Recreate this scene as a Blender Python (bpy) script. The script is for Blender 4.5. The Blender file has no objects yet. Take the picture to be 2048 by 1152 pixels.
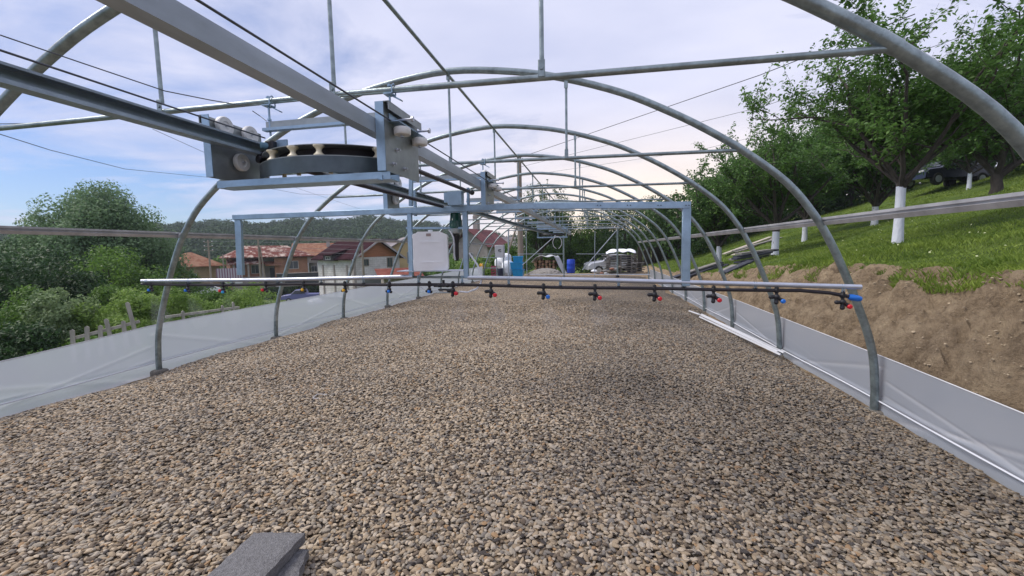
import bpy, math, random
import numpy as np
from mathutils import Vector, Matrix

# ------------------------------------------------------------------ camera
SC = bpy.context.scene
COL = SC.collection
F_PX, YAW, PITCH, ROLL, CAM_H = 843.447, 0.1925, 0.0929, -0.0190, 1.4096
cy, sy = math.cos(YAW), math.sin(YAW)
_f = np.array([-sy, cy, 0.]); _r = np.array([cy, sy, 0.]); _u = np.array([0, 0, 1.])
_f2 = _f*math.cos(PITCH)-_u*math.sin(PITCH); _u2 = _u*math.cos(PITCH)+_f*math.sin(PITCH)
CR = _r*math.cos(ROLL)+_u2*math.sin(ROLL); CU = _u2*math.cos(ROLL)-_r*math.sin(ROLL); CF = _f2
CPOS = np.array([0, 0, CAM_H])
cam = bpy.data.cameras.new('camera'); camo = bpy.data.objects.new('camera', cam); COL.objects.link(camo)
M = Matrix.Identity(4)
for i in range(3):
    M[i][0] = CR[i]; M[i][1] = CU[i]; M[i][2] = -CF[i]; M[i][3] = CPOS[i]
camo.matrix_world = M
cam.sensor_width = 36; cam.sensor_fit = 'HORIZONTAL'; cam.lens = F_PX/2048*36
cam.clip_start = 0.05; cam.clip_end = 3000
SC.camera = camo

# ------------------------------------------------------------------ light, sky
SUN_EL, SUN_AZ = 50, -95            # degrees; azimuth from +Y towards +X
w = bpy.data.worlds.new('World'); SC.world = w; w.use_nodes = True
nt = w.node_tree; nt.nodes.clear()
def N(t, nt_=None, **k):
    n = (nt_ or nt).nodes.new(t)
    for a, b in k.items():
        if a in ('op', 'operation'): n.operation = b
        else: setattr(n, a, b)
    return n
def L(a, b, nt_=None): (nt_ or nt).links.new(a, b)
sky = N('ShaderNodeTexSky'); sky.sky_type = 'NISHITA'; sky.sun_disc = False
sky.sun_elevation = math.radians(SUN_EL); sky.sun_rotation = math.radians(SUN_AZ)
sky.air_density = 1.0; sky.dust_density = 0.6; sky.ozone_density = 1.5
tc = N('ShaderNodeTexCoord'); sep = N('ShaderNodeSeparateXYZ'); L(tc.outputs['Generated'], sep.inputs[0])
def math_(op, a, b=None, clamp=False):
    n = N('ShaderNodeMath'); n.operation = op; n.use_clamp = clamp
    for i, v in enumerate((a, b)):
        if v is None: continue
        if isinstance(v, (int, float)): n.inputs[i].default_value = v
        else: L(v, n.inputs[i])
    return n.outputs[0]
zz = math_('MAXIMUM', sep.outputs['Z'], 0.0)
den = math_('ADD', zz, 0.10)
px = math_('DIVIDE', sep.outputs['X'], den); py = math_('DIVIDE', sep.outputs['Y'], den)
cmb = N('ShaderNodeCombineXYZ'); L(px, cmb.inputs[0]); L(py, cmb.inputs[1])
mp = N('ShaderNodeMapping'); mp.inputs['Scale'].default_value = (0.62, 1.0, 1); mp.inputs['Rotation'].default_value = (0, 0, 0.5)
mp.inputs['Location'].default_value = (2.3, 0.4, 0)
L(cmb.outputs[0], mp.inputs[0])
n1 = N('ShaderNodeTexNoise'); n1.inputs['Scale'].default_value = 1.1; n1.inputs['Detail'].default_value = 9
n1.inputs['Roughness'].default_value = 0.6; n1.inputs['Distortion'].default_value = 0.5; L(mp.outputs[0], n1.inputs['Vector'])
# the cloud sheet breaks up low on the left, where blue shows through
side = math_('MULTIPLY', sep.outputs['X'], -0.62)
low = math_('SUBTRACT', 0.52, zz, True)
brk = math_('MULTIPLY', math_('ADD', side, 0.02, True), low)
cov = math_('SUBTRACT', n1.outputs[0], math_('MULTIPLY', brk, 1.55))
cr = N('ShaderNodeMapRange'); cr.inputs['From Min'].default_value = 0.14; cr.inputs['From Max'].default_value = 0.40; cr.clamp = True
L(cov, cr.inputs['Value'])
n2 = N('ShaderNodeTexNoise'); n2.inputs['Scale'].default_value = 1.9; n2.inputs['Detail'].default_value = 5; L(mp.outputs[0], n2.inputs['Vector'])
cc = N('ShaderNodeValToRGB'); cc.color_ramp.elements[0].position = 0.28; cc.color_ramp.elements[1].position = 0.72
cc.color_ramp.elements[0].color = (4.7, 5.0, 6.7, 1); cc.color_ramp.elements[1].color = (6.2, 6.3, 7.7, 1)
L(n2.outputs[0], cc.inputs[0])
# bright gap low over the far end where the sun stands behind cloud
def gauss_dir(d, k):
    vm = N('ShaderNodeVectorMath'); vm.operation = 'DOT_PRODUCT'; L(tc.outputs['Generated'], vm.inputs[0]); vm.inputs[1].default_value = d
    return math_('POWER', math_('MAXIMUM', vm.outputs['Value'], 0.0), k)
az, el = math.radians(8), math.radians(7)
g = gauss_dir((math.sin(az)*math.cos(el), math.cos(az)*math.cos(el), math.sin(el)), 14)
hor = math_('POWER', math_('SUBTRACT', 1.0, math_('MULTIPLY', zz, 3.0), True), 1.3)
g = math_('MULTIPLY', g, hor, True)
mg = N('ShaderNodeMix'); mg.data_type = 'RGBA'; L(g, mg.inputs['Factor']); L(cc.outputs[0], mg.inputs[6]); mg.inputs[7].default_value = (12.0, 9.6, 6.4, 1)
# the blue between the clouds
sk = N('ShaderNodeMix'); sk.data_type = 'RGBA'; sk.blend_type = 'MULTIPLY'; sk.inputs['Factor'].default_value = 1
L(sky.outputs[0], sk.inputs[6]); sk.inputs[7].default_value = (0.58, 0.68, 0.92, 1)
mx = N('ShaderNodeMix'); mx.data_type = 'RGBA'; L(cr.outputs[0], mx.inputs['Factor']); L(sk.outputs[2], mx.inputs[6]); L(mg.outputs[2], mx.inputs[7])
bg = N('ShaderNodeBackground'); bg.inputs['Strength'].default_value = 0.10; L(mx.outputs[2], bg.inputs[0])
wo = N('ShaderNodeOutputWorld'); L(bg.outputs[0], wo.inputs[0])

sl = bpy.data.lights.new('sun', 'SUN'); sl.energy = 2.6; sl.angle = math.radians(34); sl.color = (1.0, 0.93, 0.84)
so = bpy.data.objects.new('sun', sl); COL.objects.link(so)
a_, e_ = math.radians(SUN_AZ), math.radians(SUN_EL)
sd = Vector((math.sin(a_)*math.cos(e_), math.cos(a_)*math.cos(e_), math.sin(e_)))
so.rotation_euler = sd.to_track_quat('Z', 'Y').to_euler()
SC.view_settings.view_transform = 'Standard'; SC.view_settings.look = 'None'
SC.view_settings.exposure = 0.47; SC.view_settings.gamma = 1.0
SC.cycles.max_bounces = 6; SC.cycles.diffuse_bounces = 3; SC.cycles.glossy_bounces = 3
SC.cycles.transmission_bounces = 4; SC.cycles.transparent_max_bounces = 8
SC.cycles.volume_bounces = 0

# ------------------------------------------------------------------ picture helpers
def PD(px, py, d):                     # the point seen at pixel (px,py) of the 2048x1152 photo, d metres deep
    return CPOS + d*(CF + CR*(px-1024)/F_PX - CU*(py-576)/F_PX)
def PY(px, py, Y):
    v = CF + CR*(px-1024)/F_PX - CU*(py-576)/F_PX
    return CPOS + v*(Y/v[1])
def PZ(px, py, Z):
    v = CF + CR*(px-1024)/F_PX - CU*(py-576)/F_PX
    return CPOS + v*((Z-CAM_H)/v[2])
def PX(px, py, X):
    v = CF + CR*(px-1024)/F_PX - CU*(py-576)/F_PX
    return CPOS + v*(X/v[0])
def yaw_to_cam(p, extra=0):            # rotation that turns local -Y towards the camera
    return math.atan2(-p[0], p[1]) + extra

# ------------------------------------------------------------------ mesh helper
class MB:
    def __init__(s): s.v = []; s.f = []; s.sm = []; s.n = 0
    def add(s, v, f, smooth=False):
        v = np.asarray(v, float).reshape(-1, 3); s.v.append(v)
        for q in f: s.f.append([i+s.n for i in q]); s.sm.append(smooth)
        s.n += len(v); return s
    def box(s, c, size, R=None, bevel=0):
        x, y, z = [k/2 for k in size]
        if bevel > 0:
            b = min(bevel, x*.9, y*.9, z*.9); v = []
            for sx in (-1, 1):
                for sy_ in (-1, 1):
                    for sz in (-1, 1):
                        v += [(sx*x, sy_*(y-b), sz*(z-b)), (sx*(x-b), sy_*y, sz*(z-b)), (sx*(x-b), sy_*(y-b), sz*z)]
            I = lambda a, b_, c_, k: 3*((a > 0)*4+(b_ > 0)*2+(c_ > 0))+k
            f = []
            for a in (-1, 1):
                f.append([I(a, -1, -1, 0), I(a, 1, -1, 0), I(a, 1, 1, 0), I(a, -1, 1, 0)][::a])
                f.append([I(-1, a, -1, 1), I(-1, a, 1, 1), I(1, a, 1, 1), I(1, a, -1, 1)][::a])
                f.append([I(-1, -1, a, 2), I(1, -1, a, 2), I(1, 1, a, 2), I(-1, 1, a, 2)][::a])
            for a in (-1, 1):
                for b_ in (-1, 1):
                    k = a*b_
                    f.append([I(-1, a, b_, 1), I(1, a, b_, 1), I(1, a, b_, 2), I(-1, a, b_, 2)][::k])
                    f.append([I(a, -1, b_, 0), I(a, -1, b_, 2), I(a, 1, b_, 2), I(a, 1, b_, 0)][::-k])
                    f.append([I(a, b_, -1, 0), I(a, b_, 1, 0), I(a, b_, 1, 1), I(a, b_, -1, 1)][::-k])
                    for c_ in (-1, 1):
                        f.append([I(a, b_, c_, 0), I(a, b_, c_, 1), I(a, b_, c_, 2)][::a*b_*c_])
        else:
            v = [(a*x, b_*y, c_*z) for a in (-1, 1) for b_ in (-1, 1) for c_ in (-1, 1)]
            f = [[0, 1, 3, 2], [4, 6, 7, 5], [0, 4, 5, 1], [2, 3, 7, 6], [0, 2, 6, 4], [1, 5, 7, 3]]
        v = np.array(v)
        if R is not None: v = v @ np.array(R).T
        return s.add(v+np.array(c), f)
    def bar(s, p0, p1, w, h, up=(0, 0, 1), bevel=0):     # box from p0 to p1
        p0, p1 = np.array(p0, float), np.array(p1, float); d = p1-p0; ln = np.linalg.norm(d); d /= ln
        up = np.array(up, float); x = np.cross(d, up)
        if np.linalg.norm(x) < 1e-4: x = np.cross(d, (1, 0, 0))
        x /= np.linalg.norm(x); z = np.cross(x, d)
        return s.box((p0+p1)/2, (w, ln, h), np.stack([x, d, z], 1), bevel)
    def tube(s, pts, r, seg=10, caps=True, smooth=True):
        pts = np.array(pts, float); n = len(pts)
        r = np.full(n, r, float) if np.isscalar(r) else np.array(r, float)
        T = np.zeros_like(pts); T[1:-1] = pts[2:]-pts[:-2]; T[0] = pts[1]-pts[0]; T[-1] = pts[-1]-pts[-2]
        T /= np.linalg.norm(T, axis=1)[:, None]+1e-12
        a = np.array([0, 0, 1.]) if abs(T[0][2]) < .9 else np.array([1., 0, 0])
        V = []
        for i in range(n):
            x = np.cross(T[i], a); x /= np.linalg.norm(x)+1e-12; a = np.cross(x, T[i])
            for k in range(seg):
                t = 2*math.pi*k/seg
                V.append(pts[i]+r[i]*(x*math.cos(t)+a*math.sin(t)))
        Fc = [[i*seg+k, i*seg+(k+1) % seg, (i+1)*seg+(k+1) % seg, (i+1)*seg+k] for i in range(n-1) for k in range(seg)]
        Fc = [q[::-1] for q in Fc]
        s.add(V, Fc, smooth)
        if caps:
            b = s.n-n*seg
            s.f.append([b+k for k in range(seg)]); s.sm.append(False)
            s.f.append([b+(n-1)*seg+k for k in range(seg)][::-1]); s.sm.append(False)
        return s
    def cyl(s, p0, p1, r, seg=12, r2=None): return s.tube([p0, p1], [r, r if r2 is None else r2], seg)
    def lathe(s, prof, c=(0, 0, 0), seg=20, axis=2, smooth=True):   # prof: (radius, height)
        V = []
        for rr, h in prof:
            for k in range(seg):
                t = 2*math.pi*k/seg; p = [rr*math.cos(t), rr*math.sin(t), h]
                if axis == 0: p = [p[2], p[0], p[1]]
                elif axis == 1: p = [p[1], p[2], p[0]]
                V.append(np.array(p)+np.array(c))
        n = len(prof)
        Fc = [[i*seg+k, i*seg+(k+1) % seg, (i+1)*seg+(k+1) % seg, (i+1)*seg+k] for i in range(n-1) for k in range(seg)]
        b = s.n
        s.add(V, Fc, smooth)
        s.f.append([b+k for k in range(seg)][::-1]); s.sm.append(False)
        s.f.append([b+(n-1)*seg+k for k in range(seg)]); s.sm.append(False)
        return s
    def prism(s, poly, axis, a, b, smooth=False):       # 2D polygon extruded along an axis from a to b
        n = len(poly)
        def mk(p, h):
            if axis == 1: return (p[0], h, p[1])
            if axis == 0: return (h, p[0], p[1])
            return (p[0], p[1], h)
        V = [mk(p, a) for p in poly]+[mk(p, b) for p in poly]
        Fc = [[k, (k+1) % n, n+(k+1) % n, n+k] for k in range(n)]
        s.add(V, Fc, smooth)
        o = s.n-2*n
        s.f.append([o+k for k in range(n)][::-1]); s.sm.append(False)
        s.f.append([o+n+k for k in range(n)]); s.sm.append(False)
        return s
    def ico(s, c, r, sc=(1, 1, 1), rng=None, jit=0, sub=2):
        V, Fc = ico_data(sub); V = V.copy()
        if rng is not None and jit: V *= (1+jit*smooth_noise(V, rng))[:, None]
        return s.add(V*np.array(sc)*r+np.array(c), Fc, True)
    def mesh(s, name):
        me = bpy.data.meshes.new(name)
        V = np.concatenate(s.v) if s.v else np.zeros((0, 3))
        me.from_pydata(V.tolist(), [], s.f)
        me.polygons.foreach_set('use_smooth', s.sm)
        me.update()
        bm_fix(me)
        return me
def bm_fix(me):
    import bmesh
    bm = bmesh.new(); bm.from_mesh(me); bmesh.ops.recalc_face_normals(bm, faces=bm.faces); bm.to_mesh(me); bm.free()
    try: me.set_sharp_from_angle(angle=math.radians(40))
    except Exception: pass
_ico = {}
def ico_data(sub):
    if sub in _ico: return _ico[sub]
    import bmesh
    bm = bmesh.new(); bmesh.ops.create_icosphere(bm, subdivisions=sub, radius=1.0)
    V = np.array([v.co[:] for v in bm.verts]); Fc = [[v.index for v in f.verts] for f in bm.faces]; bm.free()
    _ico[sub] = (V, Fc); return _ico[sub]
def smooth_noise(V, rng, k=5):
    o = np.zeros(len(V))
    for _ in range(k):
        d = rng.normal(size=3)*1.6; o += np.sin(V@d+rng.uniform(0, 6.3))
    return o/k
def fast_mesh(name, V, quads, smooth=False):            # big numpy meshes, all faces with the same corner count
    me = bpy.data.meshes.new(name); q = np.asarray(quads, np.int32); k = q.shape[1]
    me.vertices.add(len(V)); me.vertices.foreach_set('co', np.asarray(V, np.float32).ravel())
    me.loops.add(q.size); me.loops.foreach_set('vertex_index', q.ravel())
    me.polygons.add(len(q)); me.polygons.foreach_set('loop_start', np.arange(0, q.size, k, dtype=np.int32))
    me.polygons.foreach_set('use_smooth', np.full(len(q), smooth))
    me.update(calc_edges=True); me.validate(); return me

def obj(name, mb, mat, parent=None, label=None):
    me = mb.mesh(name) if isinstance(mb, MB) else mb
    if mat is not None and not me.materials: me.materials.append(mat)
    o = bpy.data.objects.new(name, me); COL.objects.link(o)
    if parent is not None: o.parent = parent
    if label: o['label'] = label
    return o
def tag(o, label=None, cat=None, group=None, kind=None):
    if label: o['label'] = label
    if cat: o['category'] = cat
    if group: o['group'] = group
    if kind: o['kind'] = kind
    return o
def thing(name, label, cat, loc=(0, 0, 0), rz=0, group=None):
    o = bpy.data.objects.new(name, None); COL.objects.link(o); o.empty_display_size = .2
    o.location = tuple(float(c) for c in loc); o.rotation_euler = (0, 0, rz)
    return tag(o, label, cat, group)
def copy_tree(o, parent=None):
    c = o.copy(); COL.objects.link(c)
    if parent is not None: c.parent = parent
    for ch in list(o.children): copy_tree(ch, c)
    return c

# ------------------------------------------------------------------ materials
def mat(name, col, rough=.6, metal=0, var=.0, vscale=6, bump=0, bscale=30, spec=None, col2=None, detail=6, stretch=None, coord='Object'):
    m = bpy.data.materials.new(name); m.use_nodes = True; t = m.node_tree
    b = t.nodes['Principled BSDF']; b.inputs['Roughness'].default_value = rough; b.inputs['Metallic'].default_value = metal
    b.inputs['Base Color'].default_value = (*col, 1)
    if spec is not None: b.inputs['Specular IOR Level'].default_value = spec
    if var or bump or col2:
        tcn = t.nodes.new('ShaderNodeTexCoord'); src = tcn.outputs[coord]
        if stretch:
            mpn = t.nodes.new('ShaderNodeMapping'); mpn.inputs['Scale'].default_value = stretch; t.links.new(src, mpn.inputs[0]); src = mpn.outputs[0]
    if var or col2:
        nz = t.nodes.new('ShaderNodeTexNoise'); nz.inputs['Scale'].default_value = vscale; nz.inputs['Detail'].default_value = detail; nz.inputs['Roughness'].default_value = .65
        t.links.new(src, nz.inputs['Vector'])
        rp = t.nodes.new('ShaderNodeValToRGB'); rp.color_ramp.elements[0].position = .3; rp.color_ramp.elements[1].position = .7
        c2 = col2 or tuple(min(1, c*(1+var)) for c in col); c1 = col if col2 else tuple(c*(1-var) for c in col)
        rp.color_ramp.elements[0].color = (*c1, 1); rp.color_ramp.elements[1].color = (*c2, 1)
        t.links.new(nz.outputs[0], rp.inputs[0]); t.links.new(rp.outputs[0], b.inputs['Base Color'])
    if bump:
        nb = t.nodes.new('ShaderNodeTexNoise'); nb.inputs['Scale'].default_value = bscale; nb.inputs['Detail'].default_value = 5
        t.links.new(src, nb.inputs['Vector']); bp = t.nodes.new('ShaderNodeBump'); bp.inputs['Strength'].default_value = bump; bp.inputs['Distance'].default_value = .02
        t.links.new(nb.outputs[0], bp.inputs['Height']); t.links.new(bp.outputs[0], b.inputs['Normal'])
    return m
def leafmat(name, dark, light, trans=.35, rough=.55):
    m = bpy.data.materials.new(name); m.use_nodes = True; t = m.node_tree; t.nodes.clear()
    g_ = t.nodes.new('ShaderNodeNewGeometry'); r_ = t.nodes.new('ShaderNodeValToRGB')
    r_.color_ramp.elements[0].color = (*dark, 1); r_.color_ramp.elements[1].color = (*light, 1)
    nz = t.nodes.new('ShaderNodeTexNoise'); nz.inputs['Scale'].default_value = 1.6; nz.inputs['Detail'].default_value = 3
    t.links.new(g_.outputs['Position'], nz.inputs['Vector'])
    ad = t.nodes.new('ShaderNodeMath'); ad.operation = 'MULTIPLY_ADD'; ad.inputs[1].default_value = .5
    sb = t.nodes.new('ShaderNodeMath'); sb.operation = 'MULTIPLY_ADD'; sb.inputs[1].default_value = 1.5; sb.inputs[2].default_value = -.5
    t.links.new(nz.outputs[0], sb.inputs[0])
    t.links.new(g_.outputs['Random Per Island'], ad.inputs[0]); t.links.new(sb.outputs[0], ad.inputs[2]); t.links.new(ad.outputs[0], r_.inputs[0])
    b = t.nodes.new('ShaderNodeBsdfPrincipled'); b.inputs['Roughness'].default_value = rough; b.inputs['Specular IOR Level'].default_value = .35
    t.links.new(r_.outputs[0], b.inputs['Base Color'])
    tr = t.nodes.new('ShaderNodeBsdfTranslucent'); t.links.new(r_.outputs[0], tr.inputs[0])
    mxs = t.nodes.new('ShaderNodeMixShader'); mxs.inputs[0].default_value = trans
    t.links.new(b.outputs[0], mxs.inputs[1]); t.links.new(tr.outputs[0], mxs.inputs[2])
    o = t.nodes.new('ShaderNodeOutputMaterial'); t.links.new(mxs.outputs[0], o.inputs[0]); return m
def brickmat(name, c1, c2, mortar, scale=4, bw=.5, rh=.25, ms=.02, bump=.3, rough=.85, coord='Object', rot=None):
    m = mat(name, c1, rough); t = m.node_tree; b = t.nodes['Principled BSDF']
    tcn = t.nodes.new('ShaderNodeTexCoord'); src = tcn.outputs[coord]
    # walls stand in local XZ / YZ: use (x+y, z)
    sp = t.nodes.new('ShaderNodeSeparateXYZ'); t.links.new(src, sp.inputs[0])
    ad = t.nodes.new('ShaderNodeMath'); ad.operation = 'ADD'; t.links.new(sp.outputs[0], ad.inputs[0]); t.links.new(sp.outputs[1], ad.inputs[1])
    cb = t.nodes.new('ShaderNodeCombineXYZ'); t.links.new(ad.outputs[0], cb.inputs[0]); t.links.new(sp.outputs[2], cb.inputs[1])
    br = t.nodes.new('ShaderNodeTexBrick'); br.inputs['Scale'].default_value = scale; br.inputs['Brick Width'].default_value = bw; br.inputs['Row Height'].default_value = rh
    br.inputs['Mortar Size'].default_value = ms; br.inputs['Color1'].default_value = (*c1, 1); br.inputs['Color2'].default_value = (*c2, 1); br.inputs['Mortar'].default_value = (*mortar, 1)
    t.links.new(cb.outputs[0], br.inputs['Vector'])
    nz = t.nodes.new('ShaderNodeTexNoise'); nz.inputs['Scale'].default_value = 1.3; nz.inputs['Detail'].default_value = 6; t.links.new(src, nz.inputs['Vector'])
    mxn = t.nodes.new('ShaderNodeMix'); mxn.data_type = 'RGBA'; mxn.blend_type = 'MULTIPLY'; mxn.inputs['Factor'].default_value = .6
    rp = t.nodes.new('ShaderNodeValToRGB'); rp.color_ramp.elements[0].position = .35; rp.color_ramp.elements[0].color = (.6, .57, .55, 1); rp.color_ramp.elements[1].position = .65
    t.links.new(nz.outputs[0], rp.inputs[0]); t.links.new(br.outputs[0], mxn.inputs[6]); t.links.new(rp.outputs[0], mxn.inputs[7])
    t.links.new(mxn.outputs[2], b.inputs['Base Color'])
    bp = t.nodes.new('ShaderNodeBump'); bp.inputs['Strength'].default_value = bump; bp.inputs['Distance'].default_value = .02; bp.invert = True
    t.links.new(br.outputs['Fac'], bp.inputs['Height']); t.links.new(bp.outputs[0], b.inputs['Normal']); return m
def roofmat(name, c1, c2, scale=3.0, thr=.5, rough=.75):   # tile courses plus blotches
    m = mat(name, c1, rough, spec=.08); t = m.node_tree; b = t.nodes['Principled BSDF']
    tcn = t.nodes.new('ShaderNodeTexCoord')
    nz = t.nodes.new('ShaderNodeTexNoise'); nz.inputs['Scale'].default_value = 1.1; nz.inputs['Detail'].default_value = 8; nz.inputs['Roughness'].default_value = .7
    t.links.new(tcn.outputs['Object'], nz.inputs['Vector'])
    rp = t.nodes.new('ShaderNodeValToRGB'); rp.color_ramp.elements[0].position = thr-.04; rp.color_ramp.elements[1].position = thr+.06
    rp.color_ramp.elements[0].color = (*c1, 1); rp.color_ramp.elements[1].color = (*c2, 1); t.links.new(nz.outputs[0], rp.inputs[0])
    wv = t.nodes.new('ShaderNodeTexWave'); wv.inputs['Scale'].default_value = scale; wv.bands_direction = 'X'; wv.inputs['Distortion'].default_value = .4
    t.links.new(tcn.outputs['Object'], wv.inputs['Vector'])
    wz = t.nodes.new('ShaderNodeTexWave'); wz.inputs['Scale'].default_value = scale*1.5; wz.bands_direction = 'Z'; wz.inputs['Distortion'].default_value = .4
    t.links.new(tcn.outputs['Object'], wz.inputs['Vector'])
    ad = t.nodes.new('ShaderNodeMath'); ad.operation = 'ADD'; t.links.new(wv.outputs['Fac'], ad.inputs[0]); t.links.new(wz.outputs['Fac'], ad.inputs[1])
    bp = t.nodes.new('ShaderNodeBump'); bp.inputs['Strength'].default_value = .6; bp.inputs['Distance'].default_value = .05
    t.links.new(ad.outputs[0], bp.inputs['Height']); t.links.new(bp.outputs[0], b.inputs['Normal'])
    t.links.new(rp.outputs[0], b.inputs['Base Color']); return m

GALV = mat('galvanised_tube', (.25, .30, .31), .33, .68, var=.34, vscale=14, bump=.08, bscale=90)
GALV2 = mat('galvanised_rail', (.36, .41, .47), .42, .28, var=.20, vscale=7, bump=.05, bscale=26, detail=12, stretch=(1, .35, 1))
ZINC = mat('zinc_sheet', (.29, .40, .51), .36, .62, var=.20, vscale=7, bump=.04, bscale=60)
ZINCD = mat('zinc_plate_dull', (.30, .33, .34), .40, .6, var=.25, vscale=5, bump=.05, bscale=50)
CAPRAIL = mat('aged_alu_profile', (.42, .42, .44), .36, .35, var=.25, vscale=6)
ALU = mat('bright_aluminium', (.50, .53, .60), .34, .7, var=.08, vscale=10)
BLACKP = mat('black_plastic', (.012, .012, .016), .42, 0, var=.3, vscale=20)
BLACKR = mat('black_hose', (.018, .014, .02), .5)
CREAM = mat('cream_nylon', (.72, .66, .50), .4, var=.07, vscale=20)
WHITEP = mat('white_nylon', (.66, .66, .65), .42, var=.10, vscale=16, bump=.05)
REDP = mat('red_plastic', (.62, .015, .03), .35)
BLUEP = mat('blue_plastic', (.01, .16, .62), .35)
CYANP = mat('cyan_plastic', (.02, .30, .62), .4)
YELP = mat('yellow_plastic', (.75, .42, .02), .4)
GREENG = mat('dark_green_plastic', (.006, .05, .035), .18)
TANKM = mat('milky_tank_plastic', (.86, .87, .90), .38, var=.05, vscale=5, bump=.05, bscale=12)
STEELD = mat('dark_steel', (.06, .065, .07), .45, .6, var=.3)
CONC = mat('concrete', (.24, .235, .24), .92, var=.18, vscale=26, bump=.5, bscale=160)
SLABM = mat('grey_paving_concrete', (.25, .247, .255), .95, var=.30, vscale=70, bump=1.0, bscale=260)
FOOTM = mat('footing_concrete', (.17, .155, .135), .95, var=.25, vscale=14, bump=.7, bscale=60)
WOODG = mat('weathered_wood', (.36, .33, .30), .85, var=.3, vscale=9, bump=.4, bscale=40, stretch=(1, 1, .2))
WOODP = mat('pole_wood', (.24, .20, .16), .85, var=.25, vscale=8, bump=.4, stretch=(4, 4, .3))
WIRE = mat('steel_wire', (.10, .11, .13), .5, .6)
PVC = mat('white_pvc', (.60, .61, .64), .4)
BARK = mat('bark', (.060, .050, .043), .95, var=.4, vscale=12, bump=.9, bscale=30, stretch=(1, 1, .35))
LIME = mat('limewashed_bark', (.60, .63, .70), .9, var=.12, vscale=9, bump=.7, bscale=26, stretch=(1, 1, .4))
for e_, p_, c_ in zip([n for n in LIME.node_tree.nodes if n.type == 'VALTORGB'][0].color_ramp.elements, (.60, .67), ((.60, .63, .70, 1), (.22, .21, .20, 1))): e_.position = p_; e_.color = c_
rng = np.random.default_rng(7); random.seed(7)

# ------------------------------------------------------------------ ground
def lerp_pts(x, xs, ys): return np.interp(x, xs, ys)
def toe(Y): return 2.92 + .10*np.sin(Y*.7)
def edge_x(Y): return 3.86 + .07*np.sin(Y*1.15+.4) + .05*np.sin(Y*2.9) + .03*np.sin(Y*6.1) + np.clip(Y-12, 0, 10)*.03
def edge_z(Y): return lerp_pts(Y, [-4, 3, 5.5, 8, 10, 12.4, 14.7, 17, 20, 22, 60], [1.10, 1.10, 1.09, 1.04, .93, .69, .52, .36, .17, .10, .1])
def hslope(Y): return lerp_pts(Y, [0, 9, 14, 20, 30, 60], [.22, .22, .25, .21, .22, .2])
def terrain(X, Y):
    X = np.asarray(X, float); Y = np.asarray(Y, float)
    left = lerp_pts(-X, [5.7, 6.3, 9, 20, 33, 60, 400], [-.10, -.35, -1.05, -2.4, -4.6, -4.6, -6.0])
    # beyond the greenhouse the pad fades into a yard, falling gently to the left
    far = np.clip((Y-24)/30, 0, 1)
    mid = -.08 - np.clip((Y-25)/10, 0, 1)*.8*np.clip((4-X)/3, 0, 1)
    ex, ez = edge_x(Y), edge_z(Y); tx = toe(Y)
    face = np.clip((X-tx)/(ex-tx), 0, 1)
    rgt = -.15 + (ez+.15)*(face**.75) + hslope(Y)*np.clip(X-ex, 0, 26)+.07*np.clip(X-ex-3, 0, 18)+.04*np.clip(X-ex-26, 0, 200)
    z = np.where(X < -5.7, left, np.where(X > tx, rgt, mid))
    z = z - far*np.clip(-X+2, 0, 30)*.10
    z += np.where(X < -6.5, .12*np.sin(X*.5+Y*.23)*np.clip((-X-6.5)/5, 0, 1), 0)
    z += np.where(X > ex+.2, .05*np.sin(X*1.7)*np.cos(Y*1.3)+.03*np.sin(X*4.1+Y*3.3), 0)
    # far valley side rising into hills
    D = np.hypot(X, Y)
    return z
def hill(X, Y):
    D = np.hypot(X, Y); az = np.degrees(np.arctan2(X, Y))
    crest = lerp_pts(az, [-70, -55, -48, -42, -36, -30, -24, -18, -12, 0, 14, 40], [13, 22, 25, 25.5, 28, 30, 27, 22, 15, 14, 20, 30])
    crest = crest - 5 + .8*np.sin(az*.8)+.4*np.sin(az*2.3)
    t = np.clip((D-110)/230, 0, 1); return crest*(t*t*(3-2*t))
def ground_z(X, Y):
    z = terrain(X, Y); D = np.hypot(X, Y)
    k = np.clip((D-100)/60, 0, 1)
    return z*(1-k)+(-5+0*z)*k + hill(X, Y)
def graded(a, b, near, c, far):
    out = [c]; s = near; x = c
    while x < b: x += s; out.append(x); s = min(s*1.12, far) if x > c+3 else s
    lo = []; s = near; x = c
    while x > a: x -= s; lo.append(x); s = min(s*1.12, far) if x < c-3 else s
    return np.array(lo[::-1]+out)
gx = np.concatenate([graded(-420, -6.6, .5, -6.6, 22)[:-1], np.arange(-6.5, 2.6, .5), np.arange(2.6, 4.4, .035), np.arange(4.4, 7.6, .1), graded(7.6, 420, .35, 7.6, 22)[1:]])
gx = np.unique(np.round(gx, 3)); gx = gx[(gx > -420)]
gy = np.concatenate([np.arange(-12, 0, 1.0), np.arange(0, 8, .07), np.arange(8, 24, .14), graded(24, 460, .4, 24, 18)[1:]]); gy = np.unique(np.round(gy, 3)); gy = gy[gy >= -12]
GX, GY = np.meshgrid(gx, gy); GZ = ground_z(GX, GY)
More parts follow.
